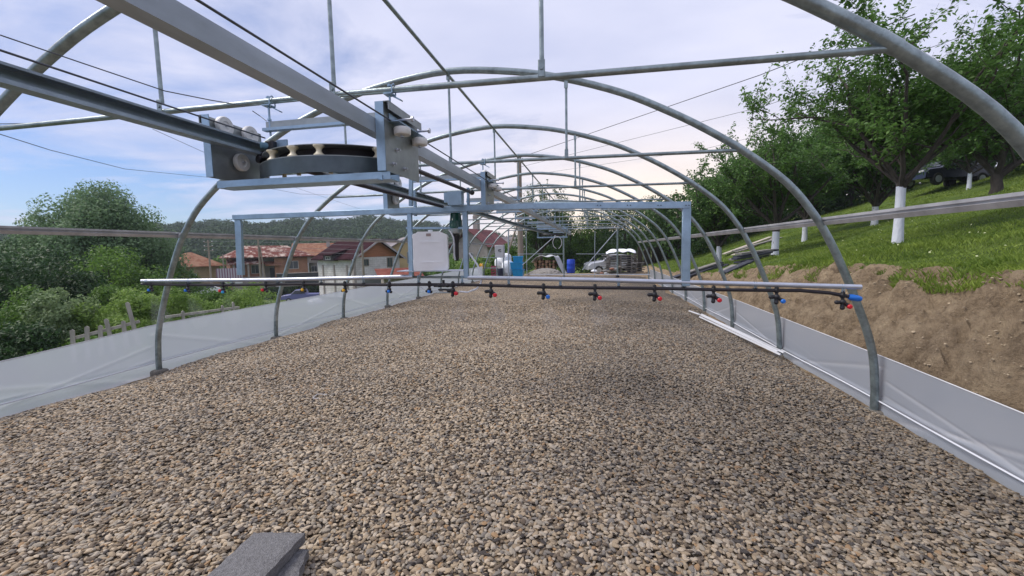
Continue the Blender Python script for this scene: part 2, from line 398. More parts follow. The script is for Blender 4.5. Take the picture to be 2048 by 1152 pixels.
# rough soil on the cut bank
m_ = (GX > toe(GY)-.1) & (GX < edge_x(GY)+.25) & (GY < 22)
rg = np.zeros_like(GX)
for k in range(70):
    f_k = 9*9**(k/69); a_k = rng.uniform(0, 6.28); fx, fy = f_k*math.cos(a_k), f_k*math.sin(a_k)
    rg += .13/f_k*np.sin(fx*GX+fy*GY+rng.uniform(0, 6.3)+1.2*np.sin(GY*2.3+k)+.9*np.sin(GX*5+2*k))
rg = np.sign(rg)*np.abs(rg)**.9*1.25
fade = np.clip((edge_x(GY)+.12-GX)/.3, 0, 1)
GZ = GZ+np.where(m_, (rg+rng.normal(size=GX.shape)*.016)*fade, 0)
pad = (GX > -5.5) & (GX < 2.75) & (GY < 21.5); GZ = np.where(pad, -.12, GZ)
V = np.stack([GX, GY, GZ], -1).reshape(-1, 3); nx, ny = len(gx), len(gy)
idx = np.arange(nx*ny).reshape(ny, nx)
Q = np.stack([idx[:-1, :-1], idx[:-1, 1:], idx[1:, 1:], idx[1:, :-1]], -1).reshape(-1, 4)
GM = bpy.data.materials.new('ground_soil_and_turf'); GM.use_nodes = True
t = GM.node_tree; b = t.nodes['Principled BSDF']; b.inputs['Roughness'].default_value = .95; b.inputs['Specular IOR Level'].default_value = .15
def tn(k, **kw):
    n = t.nodes.new(k)
    for a, v in kw.items(): setattr(n, a, v)
    return n
att = tn('ShaderNodeAttribute'); att.attribute_name = 'soil'
geo = tn('ShaderNodeNewGeometry')
na = tn('ShaderNodeTexNoise'); na.inputs['Scale'].default_value = 3.4; na.inputs['Detail'].default_value = 13; na.inputs['Roughness'].default_value = .80; t.links.new(geo.outputs['Position'], na.inputs['Vector'])
ra = tn('ShaderNodeValToRGB'); e = ra.color_ramp.elements; e[0].position = .30; e[0].color = (.075, .05, .032, 1); e[1].position = .72; e[1].color = (.52, .41, .275, 1)
x_ = ra.color_ramp.elements.new(.5); x_.color = (.31, .235, .155, 1); t.links.new(na.outputs[0], ra.inputs[0])
nb = tn('ShaderNodeTexNoise'); nb.inputs['Scale'].default_value = .7; nb.inputs['Detail'].default_value = 8; t.links.new(geo.outputs['Position'], nb.inputs['Vector'])
rb = tn('ShaderNodeValToRGB'); e = rb.color_ramp.elements; e[0].position = .3; e[0].color = (.055, .10, .018, 1); e[1].position = .7; e[1].color = (.15, .21, .045, 1); t.links.new(nb.outputs[0], rb.inputs[0])
nc = tn('ShaderNodeTexNoise'); nc.inputs['Scale'].default_value = 5; nc.inputs['Detail'].default_value = 6; t.links.new(geo.outputs['Position'], nc.inputs['Vector'])
s1 = tn('ShaderNodeMath'); s1.operation = 'MULTIPLY_ADD'; s1.inputs[1].default_value = .7; t.links.new(nc.outputs[0], s1.inputs[0]); t.links.new(att.outputs['Fac'], s1.inputs[2])
s2 = tn('ShaderNodeMapRange'); s2.inputs['From Min'].default_value = .75; s2.inputs['From Max'].default_value = .95; t.links.new(s1.outputs[0], s2.inputs[0])
mm = tn('ShaderNodeMix'); mm.data_type = 'RGBA'; t.links.new(s2.outputs[0], mm.inputs['Factor']); t.links.new(rb.outputs[0], mm.inputs[6]); t.links.new(ra.outputs[0], mm.inputs[7])
t.links.new(mm.outputs[2], b.inputs['Base Color'])
nd = tn('ShaderNodeTexNoise'); nd.inputs['Scale'].default_value = 9; nd.inputs['Detail'].default_value = 14; nd.inputs['Roughness'].default_value = .7; t.links.new(geo.outputs['Position'], nd.inputs['Vector'])
bp = tn('ShaderNodeBump'); bp.inputs['Strength'].default_value = 1.0; bp.inputs['Distance'].default_value = .16; t.links.new(nd.outputs[0], bp.inputs['Height']); t.links.new(bp.outputs[0], b.inputs['Normal'])
gme = fast_mesh('ground', V, Q, True); gme.materials.append(GM)
soil = np.where((GX > -6.3) & (GX < edge_x(GY)+.02) & (GY < 21.5), 1., 0.)
soil = np.maximum(soil, np.where((GY > 21) & (GY < 31) & (GX > -4.5) & (GX < 4.0), .72, 0))
soil = np.maximum(soil, np.where((np.abs(GX+26+.28*(GY-40)) < 1.7) & (GY > 18), .66, 0))
at_ = gme.attributes.new('soil', 'FLOAT', 'POINT'); at_.data.foreach_set('value', soil.astype(np.float32).ravel())
g_o = obj('ground', gme, None); tag(g_o, kind='structure')
def gz(x, y): return float(ground_z(np.array([x]), np.array([y]))[0])

# gravel bed: sheet + real pebbles where single stones can be told apart
STONE_RAMP = [(0.0, (.07, .058, .05)), (.08, (.19, .145, .10)), (.22, (.34, .265, .175)), (.34, (.25, .225, .19)), (.46, (.45, .355, .235)), (.62, (.40, .35, .27)), (.76, (.60, .50, .365)), (.89, (.42, .27, .14)), (.925, (.52, .455, .36)), (1.0, (.80, .73, .60))]
def ramp(node, table, interp='CONSTANT'):
    r = node.color_ramp; r.interpolation = interp
    r.elements[0].position = table[0][0]; r.elements[0].color = (*table[0][1], 1)
    r.elements[1].position = table[-1][0]; r.elements[1].color = (*table[-1][1], 1)
    for p, c in table[1:-1]: q = r.elements.new(p); q.color = (*c, 1)
STONE_RAMP = [(p_, tuple(c*k_ for c, k_ in zip(q_, (.77, .755, .755)))) for p_, q_ in STONE_RAMP]
DAMP_LATER = []
def stone_sheet():
    m = bpy.data.materials.new('gravel_sheet'); m.use_nodes = True; t = m.node_tree; b = t.nodes['Principled BSDF']; b.inputs['Roughness'].default_value = .8; b.inputs['Specular IOR Level'].default_value = .12
    g = t.nodes.new('ShaderNodeNewGeometry')
    nz = t.nodes.new('ShaderNodeTexNoise'); nz.inputs['Scale'].default_value = 20; t.links.new(g.outputs['Position'], nz.inputs['Vector'])
    va = t.nodes.new('ShaderNodeVectorMath'); va.operation = 'MULTIPLY_ADD'; va.inputs[1].default_value = (.02, .02, 0); t.links.new(nz.outputs['Color'], va.inputs[0]); t.links.new(g.outputs['Position'], va.inputs[2])
    v = t.nodes.new('ShaderNodeTexVoronoi'); v.inputs['Scale'].default_value = 42; t.links.new(va.outputs[0], v.inputs['Vector'])
    sp = t.nodes.new('ShaderNodeSeparateColor'); t.links.new(v.outputs['Color'], sp.inputs[0])
    r = t.nodes.new('ShaderNodeValToRGB'); ramp(r, STONE_RAMP); t.links.new(sp.outputs[0], r.inputs[0])
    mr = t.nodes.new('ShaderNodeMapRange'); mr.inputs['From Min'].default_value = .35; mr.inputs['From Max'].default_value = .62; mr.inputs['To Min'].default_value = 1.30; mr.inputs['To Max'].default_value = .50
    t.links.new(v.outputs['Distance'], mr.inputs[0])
    # broad damp and dry patches
    nw = t.nodes.new('ShaderNodeTexNoise'); nw.inputs['Scale'].default_value = .5; nw.inputs['Detail'].default_value = 4; t.links.new(g.outputs['Position'], nw.inputs['Vector'])
    mw = t.nodes.new('ShaderNodeMapRange'); mw.inputs['From Min'].default_value = .35; mw.inputs['From Max'].default_value = .65; mw.inputs['To Min'].default_value = .85; mw.inputs['To Max'].default_value = 1.1; t.links.new(nw.outputs[0], mw.inputs[0])
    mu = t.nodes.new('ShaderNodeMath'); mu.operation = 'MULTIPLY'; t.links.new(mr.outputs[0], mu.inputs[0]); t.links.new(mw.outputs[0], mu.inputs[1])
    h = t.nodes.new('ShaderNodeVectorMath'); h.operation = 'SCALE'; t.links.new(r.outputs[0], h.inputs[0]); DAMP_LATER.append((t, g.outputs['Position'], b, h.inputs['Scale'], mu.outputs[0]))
    t.links.new(h.outputs[0], b.inputs['Base Color'])
    bp = t.nodes.new('ShaderNodeBump'); bp.invert = True; bp.inputs['Strength'].default_value = 1; bp.inputs['Distance'].default_value = .02
    t.links.new(v.outputs['Distance'], bp.inputs['Height']); t.links.new(bp.outputs[0], b.inputs['Normal']); return m
GRAVX0, GRAVX1 = -5.36, 2.50
gxs = np.arange(GRAVX0, GRAVX1+.01, .11); gys = np.arange(-.6, 21.3, .11)
AX, AY = np.meshgrid(gxs, gys)
wob = .03*np.sin(AY*2.1)+.02*np.sin(AY*5.3+1)+rng.normal(size=AY.shape)*.012
AX2 = AX+np.where(AX < GRAVX0+.05, wob, 0)+np.where(AX > GRAVX1-.12, wob+.02, 0)
AZ = .014*np.sin(AX*1.9+AY*.8)+.012*np.sin(AX*3.3-AY*2.4)+.010*np.sin(AY*4.1+AX)
edge = np.minimum(AX-GRAVX0, GRAVX1-AX); AZ = AZ-np.clip(.35-edge, 0, .35)*.20-np.clip(AX-.9, 0, 2)*.045
V = np.stack([AX2, AY, AZ], -1).reshape(-1, 3); nx, ny = len(gxs), len(gys); idx = np.arange(nx*ny).reshape(ny, nx)
Q = np.stack([idx[:-1, :-1], idx[:-1, 1:], idx[1:, 1:], idx[1:, :-1]], -1).reshape(-1, 4)
gm = fast_mesh('gravel_bed', V, Q, True); gm.materials.append(stone_sheet())
go = obj('gravel_bed', gm, None); tag(go, 'bed of mixed river gravel filling the greenhouse floor', 'gravel', kind='stuff')
def grav_z(x, y): return .014*math.sin(x*1.9+y*.8)+.012*math.sin(x*3.3-y*2.4)+.010*math.sin(y*4.1+x)-max(0, x-.9)*.045-max(0, .35-min(x-GRAVX0, GRAVX1-x))*.2

PEB = mat('river_pebble', (.3, .26, .2), .72, bump=.25, bscale=45)
t = PEB.node_tree; b = t.nodes['Principled BSDF']
oi = t.nodes.new('ShaderNodeObjectInfo'); r = t.nodes.new('ShaderNodeValToRGB'); ramp(r, STONE_RAMP); t.links.new(oi.outputs['Random'], r.inputs[0])
tcn = t.nodes.new('ShaderNodeTexCoord'); nz = t.nodes.new('ShaderNodeTexNoise'); nz.inputs['Scale'].default_value = 25; nz.inputs['Detail'].default_value = 4
ad = t.nodes.new('ShaderNodeVectorMath'); ad.operation = 'ADD'; t.links.new(tcn.outputs['Object'], ad.inputs[0])
cx = t.nodes.new('ShaderNodeCombineXYZ'); t.links.new(oi.outputs['Random'], cx.inputs[0]); sc_ = t.nodes.new('ShaderNodeVectorMath'); sc_.operation = 'SCALE'; sc_.inputs['Scale'].default_value = 100; t.links.new(cx.outputs[0], sc_.inputs[0]); t.links.new(sc_.outputs[0], ad.inputs[1]); t.links.new(ad.outputs[0], nz.inputs['Vector'])
mr = t.nodes.new('ShaderNodeMapRange'); mr.inputs['From Min'].default_value = .3; mr.inputs['From Max'].default_value = .7; mr.inputs['To Min'].default_value = .78; mr.inputs['To Max'].default_value = 1.2; t.links.new(nz.outputs[0], mr.inputs[0])
h = t.nodes.new('ShaderNodeVectorMath'); h.operation = 'SCALE'; t.links.new(r.outputs[0], h.inputs[0])
# damp patches where the boom has sprayed: darker, shinier stones
def damp(t, vec, b, colsock, base_mul):
    n_ = t.nodes.new('ShaderNodeTexNoise'); n_.inputs['Scale'].default_value = .33; n_.inputs['Detail'].default_value = 4; t.links.new(vec, n_.inputs['Vector'])
    sx = t.nodes.new('ShaderNodeSeparateXYZ'); t.links.new(vec, sx.inputs[0])
    gx = t.nodes.new('ShaderNodeMapRange'); gx.inputs['From Min'].default_value = -1.0; gx.inputs['From Max'].default_value = 1.6; gx.inputs['To Max'].default_value = .34; t.links.new(sx.outputs[0], gx.inputs[0])
    gy_ = t.nodes.new('ShaderNodeMapRange'); gy_.inputs['From Min'].default_value = 1.2; gy_.inputs['From Max'].default_value = 2.9; gy_.inputs['To Min'].default_value = -.26; gy_.inputs['To Max'].default_value = 0; t.links.new(sx.outputs[1], gy_.inputs[0])
    b2_ = t.nodes.new('ShaderNodeMath'); b2_.operation = 'ADD'; t.links.new(gx.outputs[0], b2_.inputs[0]); t.links.new(gy_.outputs[0], b2_.inputs[1])
    a_ = t.nodes.new('ShaderNodeMath'); a_.operation = 'ADD'; t.links.new(n_.outputs[0], a_.inputs[0]); t.links.new(b2_.outputs[0], a_.inputs[1])
    w_ = t.nodes.new('ShaderNodeMapRange'); w_.inputs['From Min'].default_value = .50; w_.inputs['From Max'].default_value = .86; w_.inputs['To Min'].default_value = 1.0; w_.inputs['To Max'].default_value = .50; t.links.new(a_.outputs[0], w_.inputs[0])
    m_2 = t.nodes.new('ShaderNodeMath'); m_2.operation = 'MULTIPLY'; t.links.new(base_mul, m_2.inputs[0]); t.links.new(w_.outputs[0], m_2.inputs[1]); t.links.new(m_2.outputs[0], colsock)
    rr_ = t.nodes.new('ShaderNodeMapRange'); rr_.inputs['From Min'].default_value = .50; rr_.inputs['From Max'].default_value = 1; rr_.inputs['To Min'].default_value = .42; rr_.inputs['To Max'].default_value = .8; t.links.new(w_.outputs[0], rr_.inputs[0]); t.links.new(rr_.outputs[0], b.inputs['Roughness'])
for q in DAMP_LATER: damp(*q)
damp(t, oi.outputs['Location'], b, h.inputs['Scale'], mr.outputs[0])
t.links.new(h.outputs[0], b.inputs['Base Color'])

def pebble_field(o, density, y1):
    ng = bpy.data.node_groups.new('pebble_scatter', 'GeometryNodeTree')
    ng.interface.new_socket('Geometry', in_out='INPUT', socket_type='NodeSocketGeometry'); ng.interface.new_socket('Geometry', in_out='OUTPUT', socket_type='NodeSocketGeometry')
    n = lambda k: ng.nodes.new(k); l = ng.links.new
    gi, gout = n('NodeGroupInput'), n('NodeGroupOutput')
    dp = n('GeometryNodeDistributePointsOnFaces'); dp.distribute_method = 'RANDOM'; l(gi.outputs[0], dp.inputs['Mesh'])
    pos = n('GeometryNodeInputPosition'); sx = n('ShaderNodeSeparateXYZ'); l(pos.outputs[0], sx.inputs[0])
    mr = n('ShaderNodeMapRange'); mr.inputs['From Min'].default_value = y1-4.0; mr.inputs['From Max'].default_value = y1; mr.inputs['To Min'].default_value = density; mr.inputs['To Max'].default_value = 0
    l(sx.outputs['Y'], mr.inputs['Value']); l(mr.outputs[0], dp.inputs['Density'])
    geos = []
    for k in range(4):
        ic = n('GeometryNodeMeshIcoSphere'); ic.inputs['Subdivisions'].default_value = 3; ic.inputs['Radius'].default_value = .5
        nz = n('ShaderNodeTexNoise'); nz.noise_dimensions = '4D'; nz.inputs['W'].default_value = 3.7*k+1; nz.inputs['Scale'].default_value = 1.5; nz.inputs['Detail'].default_value = 1.5
        sb = n('ShaderNodeVectorMath'); sb.operation = 'SUBTRACT'; sb.inputs[1].default_value = (.5, .5, .5); l(nz.outputs['Color'], sb.inputs[0])
        sc = n('ShaderNodeVectorMath'); sc.operation = 'SCALE'; sc.inputs['Scale'].default_value = .5; l(sb.outputs[0], sc.inputs[0])
        sp = n('GeometryNodeSetPosition'); l(ic.outputs[0], sp.inputs[0]); l(sc.outputs[0], sp.inputs['Offset'])
        ss = n('GeometryNodeSetShadeSmooth'); l(sp.outputs[0], ss.inputs[0])
        sm = n('GeometryNodeSetMaterial'); sm.inputs['Material'].default_value = PEB; l(ss.outputs[0], sm.inputs[0])
        gi2 = n('GeometryNodeGeometryToInstance'); l(sm.outputs[0], gi2.inputs[0]); geos.append(gi2)
    jn = n('GeometryNodeJoinGeometry')
    for g_ in geos[::-1]: l(g_.outputs[0], jn.inputs[0])
    ip = n('GeometryNodeInstanceOnPoints'); l(dp.outputs['Points'], ip.inputs['Points']); l(jn.outputs[0], ip.inputs['Instance']); ip.inputs['Pick Instance'].default_value = True
    ri = n('FunctionNodeRandomValue'); ri.data_type = 'INT'; ri.inputs['Min'].default_value if False else None
    for i_, s_ in enumerate(ri.inputs):
        if s_.name == 'Min' and s_.type == 'INT': s_.default_value = 0
        if s_.name == 'Max' and s_.type == 'INT': s_.default_value = 3
    l([s for s in ri.outputs if s.type == 'INT'][0], ip.inputs['Instance Index'])
    rv = n('FunctionNodeRandomValue'); rv.data_type = 'FLOAT_VECTOR'
    rv.inputs[0].default_value = (-.42, -.42, 0); rv.inputs[1].default_value = (.42, .42, 6.283)
    er = n('FunctionNodeEulerToRotation'); l(rv.outputs[0], er.inputs[0]); l(er.outputs[0], ip.inputs['Rotation'])
    rs = n('FunctionNodeRandomValue'); rs.data_type = 'FLOAT_VECTOR'; rs.inputs[0].default_value = (.021, .015, .009); rs.inputs[1].default_value = (.039, .026, .015); rs.inputs['Seed'].default_value = 5
    rk = n('FunctionNodeRandomValue'); rk.data_type = 'FLOAT'; rk.inputs['Seed'].default_value = 11
    for s_ in rk.inputs:
        if s_.type == 'VALUE' and s_.name == 'Min': s_.default_value = .42
        if s_.type == 'VALUE' and s_.name == 'Max': s_.default_value = 1.28
    vs = n('ShaderNodeVectorMath'); vs.operation = 'SCALE'; l(rs.outputs[0], vs.inputs[0]); l([s for s in rk.outputs if s.type == 'VALUE'][0], vs.inputs['Scale'])
    l(vs.outputs[0], ip.inputs['Scale'])
    ro = n('FunctionNodeRandomValue'); ro.data_type = 'FLOAT_VECTOR'; ro.inputs[0].default_value = (0, 0, .0); ro.inputs[1].default_value = (0, 0, .012); ro.inputs['Seed'].default_value = 23
    tr = n('GeometryNodeSetPosition'); l(dp.outputs['Points'], tr.inputs[0]); l(ro.outputs[0], tr.inputs['Offset']); l(tr.outputs[0], ip.inputs['Points'])
    l(ip.outputs[0], gout.inputs[0])
    md = o.modifiers.new('pebbles', 'NODES'); md.node_group = ng
sel = AY[:-1, :-1].ravel() < 11.4
sel &= AY[:-1, :-1].ravel() > .7
# the same sheet, cut to the near part, carries the pebbles (the sheet under it stays)
nearQ = Q[sel]; used = np.unique(nearQ); mapi = -np.ones(len(V), int); mapi[used] = np.arange(len(used))
Vn = V[used].copy(); Vn[:, 2] += .003
pm = fast_mesh('gravel_pebbles', Vn, mapi[nearQ], True); pm.materials.append(PEB)
po = obj('gravel_pebbles', pm, None); tag(po, 'loose rounded river pebbles on the near greenhouse floor', 'gravel', kind='stuff')
pebble_field(po, 3800, 11.4)
#@@PART2@@
# ------------------------------------------------------------------ greenhouse frame
XC = -1.44
HW = [(0, 3.93), (.35, 3.90), (.6, 3.84), (.85, 3.75), (1.1, 3.65), (1.37, 3.53), (1.65, 3.375), (1.96, 3.13), (2.26, 2.76), (2.47, 2.44), (2.65, 2.12), (2.85, 1.70), (3.03, 1.16), (3.14, .66), (3.205, 0)]
def hoop_pts():
    P = [(-hw_, z) for z, hw_ in HW]+[(hw_, z) for z, hw_ in HW[::-1][1:]]
    P = np.array(P); n = len(P); out = []
    for i in range(n-1):
        p0, p1, p2, p3 = P[max(i-1, 0)], P[i], P[i+1], P[min(i+2, n-1)]
        for k in range(4):
            s = k/4; out.append(.5*((2*p1)+(-p0+p2)*s+(2*p0-5*p1+4*p2-p3)*s*s+(-p0+3*p1-3*p2+p3)*s**3))
    out.append(P[-1]); return np.array(out)
HP = hoop_pts()
def hoop_x(z, side): return side*float(np.interp(z, [a for a, _ in HW], [b_ for _, b_ in HW]))
TIE_Z = 2.29; HY = [.246+2*k for k in range(11)]
gh = thing('greenhouse_frame', 'bare galvanised tube tunnel greenhouse frame standing over the gravel bed', 'greenhouse frame', (XC, 0, 0))
def arch_mesh():
    m = MB(); P3 = [(x, 0, z) for x, z in HP]; P3[0] = (P3[0][0], 0, -.14); P3[-1] = (P3[-1][0], 0, -.24)
    m.tube(P3, .0325, 14)
    for s_ in (-1, 1):      # sleeve joints where the arch sections meet
        k = [i for i, q in enumerate(HP) if q[1] > 2.2][0 if s_ < 0 else -1]
        a_, b_ = HP[k], HP[k+1 if s_ < 0 else k-1]
        m.tube([(a_[0], 0, a_[1]), (b_[0], 0, b_[1])], .0355, 14)
    return m
arch = obj('arch', arch_mesh(), GALV, gh)
xt = hoop_x(TIE_Z, 1)
tie = obj('tie_bar', MB().tube([(-xt, 0, TIE_Z), (0, 0, TIE_Z+.006), (xt, 0, TIE_Z-.03)], .0165, 10), GALV, arch)
for dx in (-1.18, 0, 1.18):
    zt = float(np.interp(abs(dx), [0, .66, 1.16, 1.7], [3.205, 3.14, 3.03, 2.85]))-.02
    m = MB().tube([(dx, 0, TIE_Z+.05), (dx, 0, TIE_Z+.13), (dx, 0, zt-.13), (dx, 0, zt-.06)], [.013, .012, .012, .013], 10)
    m.box((dx, -.019, TIE_Z+.03), (.036, .005, .085), bevel=.002).box((dx, -.019, zt-.03), (.036, .005, .085), bevel=.002)
    m.lathe([(.009, -.008), (.009, .0)], (dx, -.020, TIE_Z+.03), 6, 1)
    obj('hanger_strut', m, GALV, arch)
FOOT = []
def footing_mesh(s_):
    m = MB(); r_ = random.Random(3+s_)
    x0 = s_*3.93; z0 = -.24 if s_ > 0 else -.16
    V, Fc = ico_data(3); V = V.copy(); n_ = smooth_noise(V, np.random.default_rng(5+s_), 6)
    V = np.sign(V)*np.abs(V)**.35; V *= (1+.07*n_)[:, None]
    m.add(V*np.array([.075, .08, .10])+np.array([x0, 0, z0+.045]), Fc, True); return m
for s_ in (-1, 1): obj('footing', footing_mesh(s_), FOOTM, arch)
hang = MB().box((-.04, .0, 2.158), (.83, .006, .044)).box((-.04, .012, 2.178), (.83, .03, .004))
ho = obj('rail_hanger', hang, ZINCD, arch)
obj('hanger_lip', MB().box((-.04, -.017, 2.128), (.83, .038, .016)), ZINC, arch)
for x_ in (-.43, .335):
    m = MB().cyl((x_, 0, 2.10), (x_, 0, TIE_Z+.035), .006, 8)
    m.lathe([(.012, 0), (.012, .01)], (x_, 0, 2.185), 6).lathe([(.012, 0), (.012, .01)], (x_, 0, TIE_Z+.02), 6)
    m.box((x_, 0, TIE_Z-.022), (.05, .055, .006)); m.box((x_+.03, .02, TIE_Z-.035), (.07, .03, .006), np.array(Matrix.Rotation(.5, 3, 'Y'))); m.tube([(x_+.025, -.022, TIE_Z-.02), (x_+.025, -.022, TIE_Z+.02), (x_+.025, 0, TIE_Z+.034), (x_+.025, .022, TIE_Z+.02), (x_+.025, .022, TIE_Z-.02)], .004, 6)
    obj('threaded_rod', m, ZINC, arch)
arch.location = (0, HY[1], 0)
for k, y in enumerate(HY):
    if k == 1: continue
    c = copy_tree(arch, gh); c.location = (0, y, 0)
# first arch of the row stands behind the camera's shoulder
y0r, y1r = -1.2, 20.25
obj('ridge_purlin', MB().tube([(0, y0r, 3.165), (0, y1r, 3.165)], .0155, 10), GALV, gh)
def caprail(side):
    x_ = hoop_x(1.62, side)+side*.055; m = MB(); z_ = 1.65 if side < 0 else 1.60; s_ = side
    m.prism([(x_-.003, z_-.035), (x_+.003, z_-.035), (x_+.02, z_-.005), (x_+.004, z_+.0), (x_+.004, z_+.010), (x_+.02, z_+.014), (x_+.02, z_+.033), (x_+.010, z_+.033), (x_+.010, z_+.024), (x_-.010, z_+.024), (x_-.010, z_+.033), (x_-.02, z_+.033), (x_-.02, z_+.014), (x_-.004, z_+.010), (x_-.004, z_+.0), (x_-.02, z_-.005)], 1, y0r, y1r)
    for y in HY: m.box((x_-s_*.03, y, z_-.012), (.03, .05, .05), bevel=.004)
    return m
for s_ in (-1, 1): obj('side_rail', caprail(s_), CAPRAIL, gh)
# end wall: posts, rails and diagonal braces of the far gable
YE = 20.25
def ew(px, py, Y=YE): p = PY(px, py, Y); return np.array([p[0]-XC, Y, p[2]])
def endbar(name, a, b_, r=.02, mt=GALV2, Y=YE):
    return obj(name, MB().tube([ew(*a, Y), ew(*b_, Y)], r, 8), mt, gh)
endbar('end_post', (1127, 452), (1128, 556), .045, GALV)
endbar('end_post', (1235, 455), (1235, 556), .045, GALV)
endbar('end_post', (1017, 458), (1017, 556), .035)
endbar('end_post', (1052, 460), (1054, 552), .015); endbar('end_post', (1190, 462), (1189, 556), .015)
endbar('end_beam', (1015, 461), (1240, 455), .02)
endbar('end_beam', (1035, 508), (1128, 508), .012); endbar('end_beam', (1152, 508), (1235, 508), .012)
endbar('brace', (1112, 470), (1045, 530), .02); endbar('brace', (1232, 462), (1165, 540), .02)
endbar('end_beam', (965, 515), (1010, 515), .012); endbar('end_beam', (970, 536), (1010, 536), .012)
obj('base_cap', MB().ico(ew(1235, 553), .09, (1, 1, .8)), BLACKP, gh)
obj('sill_beam', MB().bar(ew(1060, 549), ew(1300, 549), .08, .05), PVC, gh)

# trolley rails hung below the cross channels
def rail(side):
    m = MB(); zb, zt_ = (1.99, 2.06)
    if side > 0:   # channel with its closed back to the right
        x1 = -1.05; P = [(x1-.062, zb), (x1, zb), (x1, zt_), (x1-.062, zt_), (x1-.062, zt_-.004), (x1-.004, zt_-.004), (x1-.004, zb+.004), (x1-.062, zb+.004)]
    else:          # open to the right, lips showing
        x0 = -1.985; P = [(x0, zb), (x0+.062, zb), (x0+.062, zb+.016), (x0+.058, zb+.016), (x0+.058, zb+.004), (x0+.004, zb+.004), (x0+.004, zt_-.004), (x0+.058, zt_-.004), (x0+.058, zt_-.010), (x0+.062, zt_-.010), (x0+.062, zt_), (x0, zt_)]
    m.prism(P, 1, -1.2, 20.1); return m
r1 = obj('trolley_rail', rail(1), GALV2); tag(r1, 'pale galvanised box rail, right one of the overhead pair', 'rail', 'overhead trolley rails')
r2 = obj('trolley_rail', rail(-1), mat('rail_channel', (.30, .36, .42), .36, .6, var=.2, vscale=8, bump=.08)); tag(r2, 'darker open channel rail, left one of the overhead pair', 'rail', 'overhead trolley rails')

# ------------------------------------------------------------------ trolley
def lt(name, label, cat, **k): return thing(name, label, cat, **k)
tro = lt('rail_trolley', 'steel trolley with white rollers riding on the overhead rails', 'trolley', loc=(-1.5, 2.0, 1.8))
T0 = np.array([-1.5, 2.0, 1.8])
def tob(name, m, mt, par=None):
    for v in m.v: v -= T0
    return obj(name, m, mt, par or tro)
def wheel_x(c, r=.047, wd=.03):
    m = MB().lathe([(r*.55, -wd/2), (r*.93, -wd/2), (r, -wd/2+.006), (r, wd/2-.006), (r*.93, wd/2), (r*.5, wd/2), (r*.42, wd/2-.006)], c, 26, 0)
    return m
def wheel_z(c, r=.04, wd=.028):
    return MB().lathe([(r*.5, -wd/2), (r*.92, -wd/2), (r, -wd/2+.005), (r, wd/2-.005), (r*.92, wd/2), (r*.5, wd/2)], c, 26, 2)
def bolt(c, axis, r=.009, ln=.02):
    m = MB().lathe([(r, 0), (r, .008)], c, 6, axis, False).lathe([(r*.5, 0), (r*.5, ln)], c, 8, axis); return m
def bogie(y0, full=True):
    ln = .40 if full else .34
    for s_, xp in ((-1, -2.045), (1, -1.005)):
        m = MB(); z0, z1 = (1.825, 2.15) if s_ < 0 else (1.805, 2.135)
        m.box((xp, y0+ln/2, (z0+z1)/2), (.005, ln, z1-z0))
        tob('side_plate', m, ZINCD)
        tob('plate_flange', MB().box((xp-s_*.0195, y0-.0045, (z0+z1)/2), (.044, .005, z1-z0)), ZINC)
        tob('plate_rib', MB().box((xp+s_*.014, y0+ln/2, z1+.001), (.028, ln, .004)).box((xp+s_*.026, y0+ln/2, z1-.02), (.004, ln, .036)), ZINCD)
        xi = xp-s_*.028
        for yy, zz_, rr in ((y0+.105, 2.118, .052), (y0+.285, 2.115, .052), (y0+.205, 1.94, .050)):
            if s_ > 0 and zz_ < 2: continue
            wo_ = tob('roller', wheel_x((xi, yy, zz_ + (.0 if s_ < 0 else .002)), rr), WHITEP)
            tob('axle', bolt((xi-.012, yy, zz_), 0, .011, -.015 if s_ > 0 else .035), ALU, wo_)
    # guide rollers lying flat on the outside of the right plate
    for yy in (y0+.10, y0+.32):
        wo_ = tob('guide_roller', wheel_z((-.958, yy, 2.015), .043, .036), WHITEP)
        tob('axle', bolt((-.958, yy, 1.985), 2, .012, .03), ALU, wo_)
        tob('adjusting_bolt', MB().cyl((-1.0, yy, 2.072), (-.905, yy, 2.072), .006, 8).lathe([(.014, 0), (.014, .011)], (-.905, yy, 2.072), 6, 0, False), ALU)
    tob('roller_angle', MB().box((-.975, y0+.21, 2.052), (.055, .34, .005)).box((-.9995+.003, y0+.21, 2.07), (.004, .34, .04)), ZINC)
    for yy, zz_ in ((y0+.12, 1.93), (y0+.07, 1.85), (y0+.2, 1.848)):
        tob('plate_bolt', bolt((-1.003, yy, zz_), 0, .011, .022), ALU)
    m = MB()
    m.prism([(y0+.01, 1.765), (y0+.115, 1.765), (y0+.115, 1.803), (y0+.111, 1.803), (y0+.111, 1.769), (y0+.014, 1.769), (y0+.014, 1.803), (y0+.01, 1.803)], 0, -2.0, -.99)
    tob('cross_channel', m, ZINC)
    tob('cross_angle', MB().prism([(y0-.05, 1.758), (y0+.008, 1.758), (y0+.008, 1.786), (y0+.004, 1.786), (y0+.004, 1.762), (y0-.05, 1.762)], 0, -1.90, -1.03), ZINC)
bogie(1.97); bogie(3.93, False)
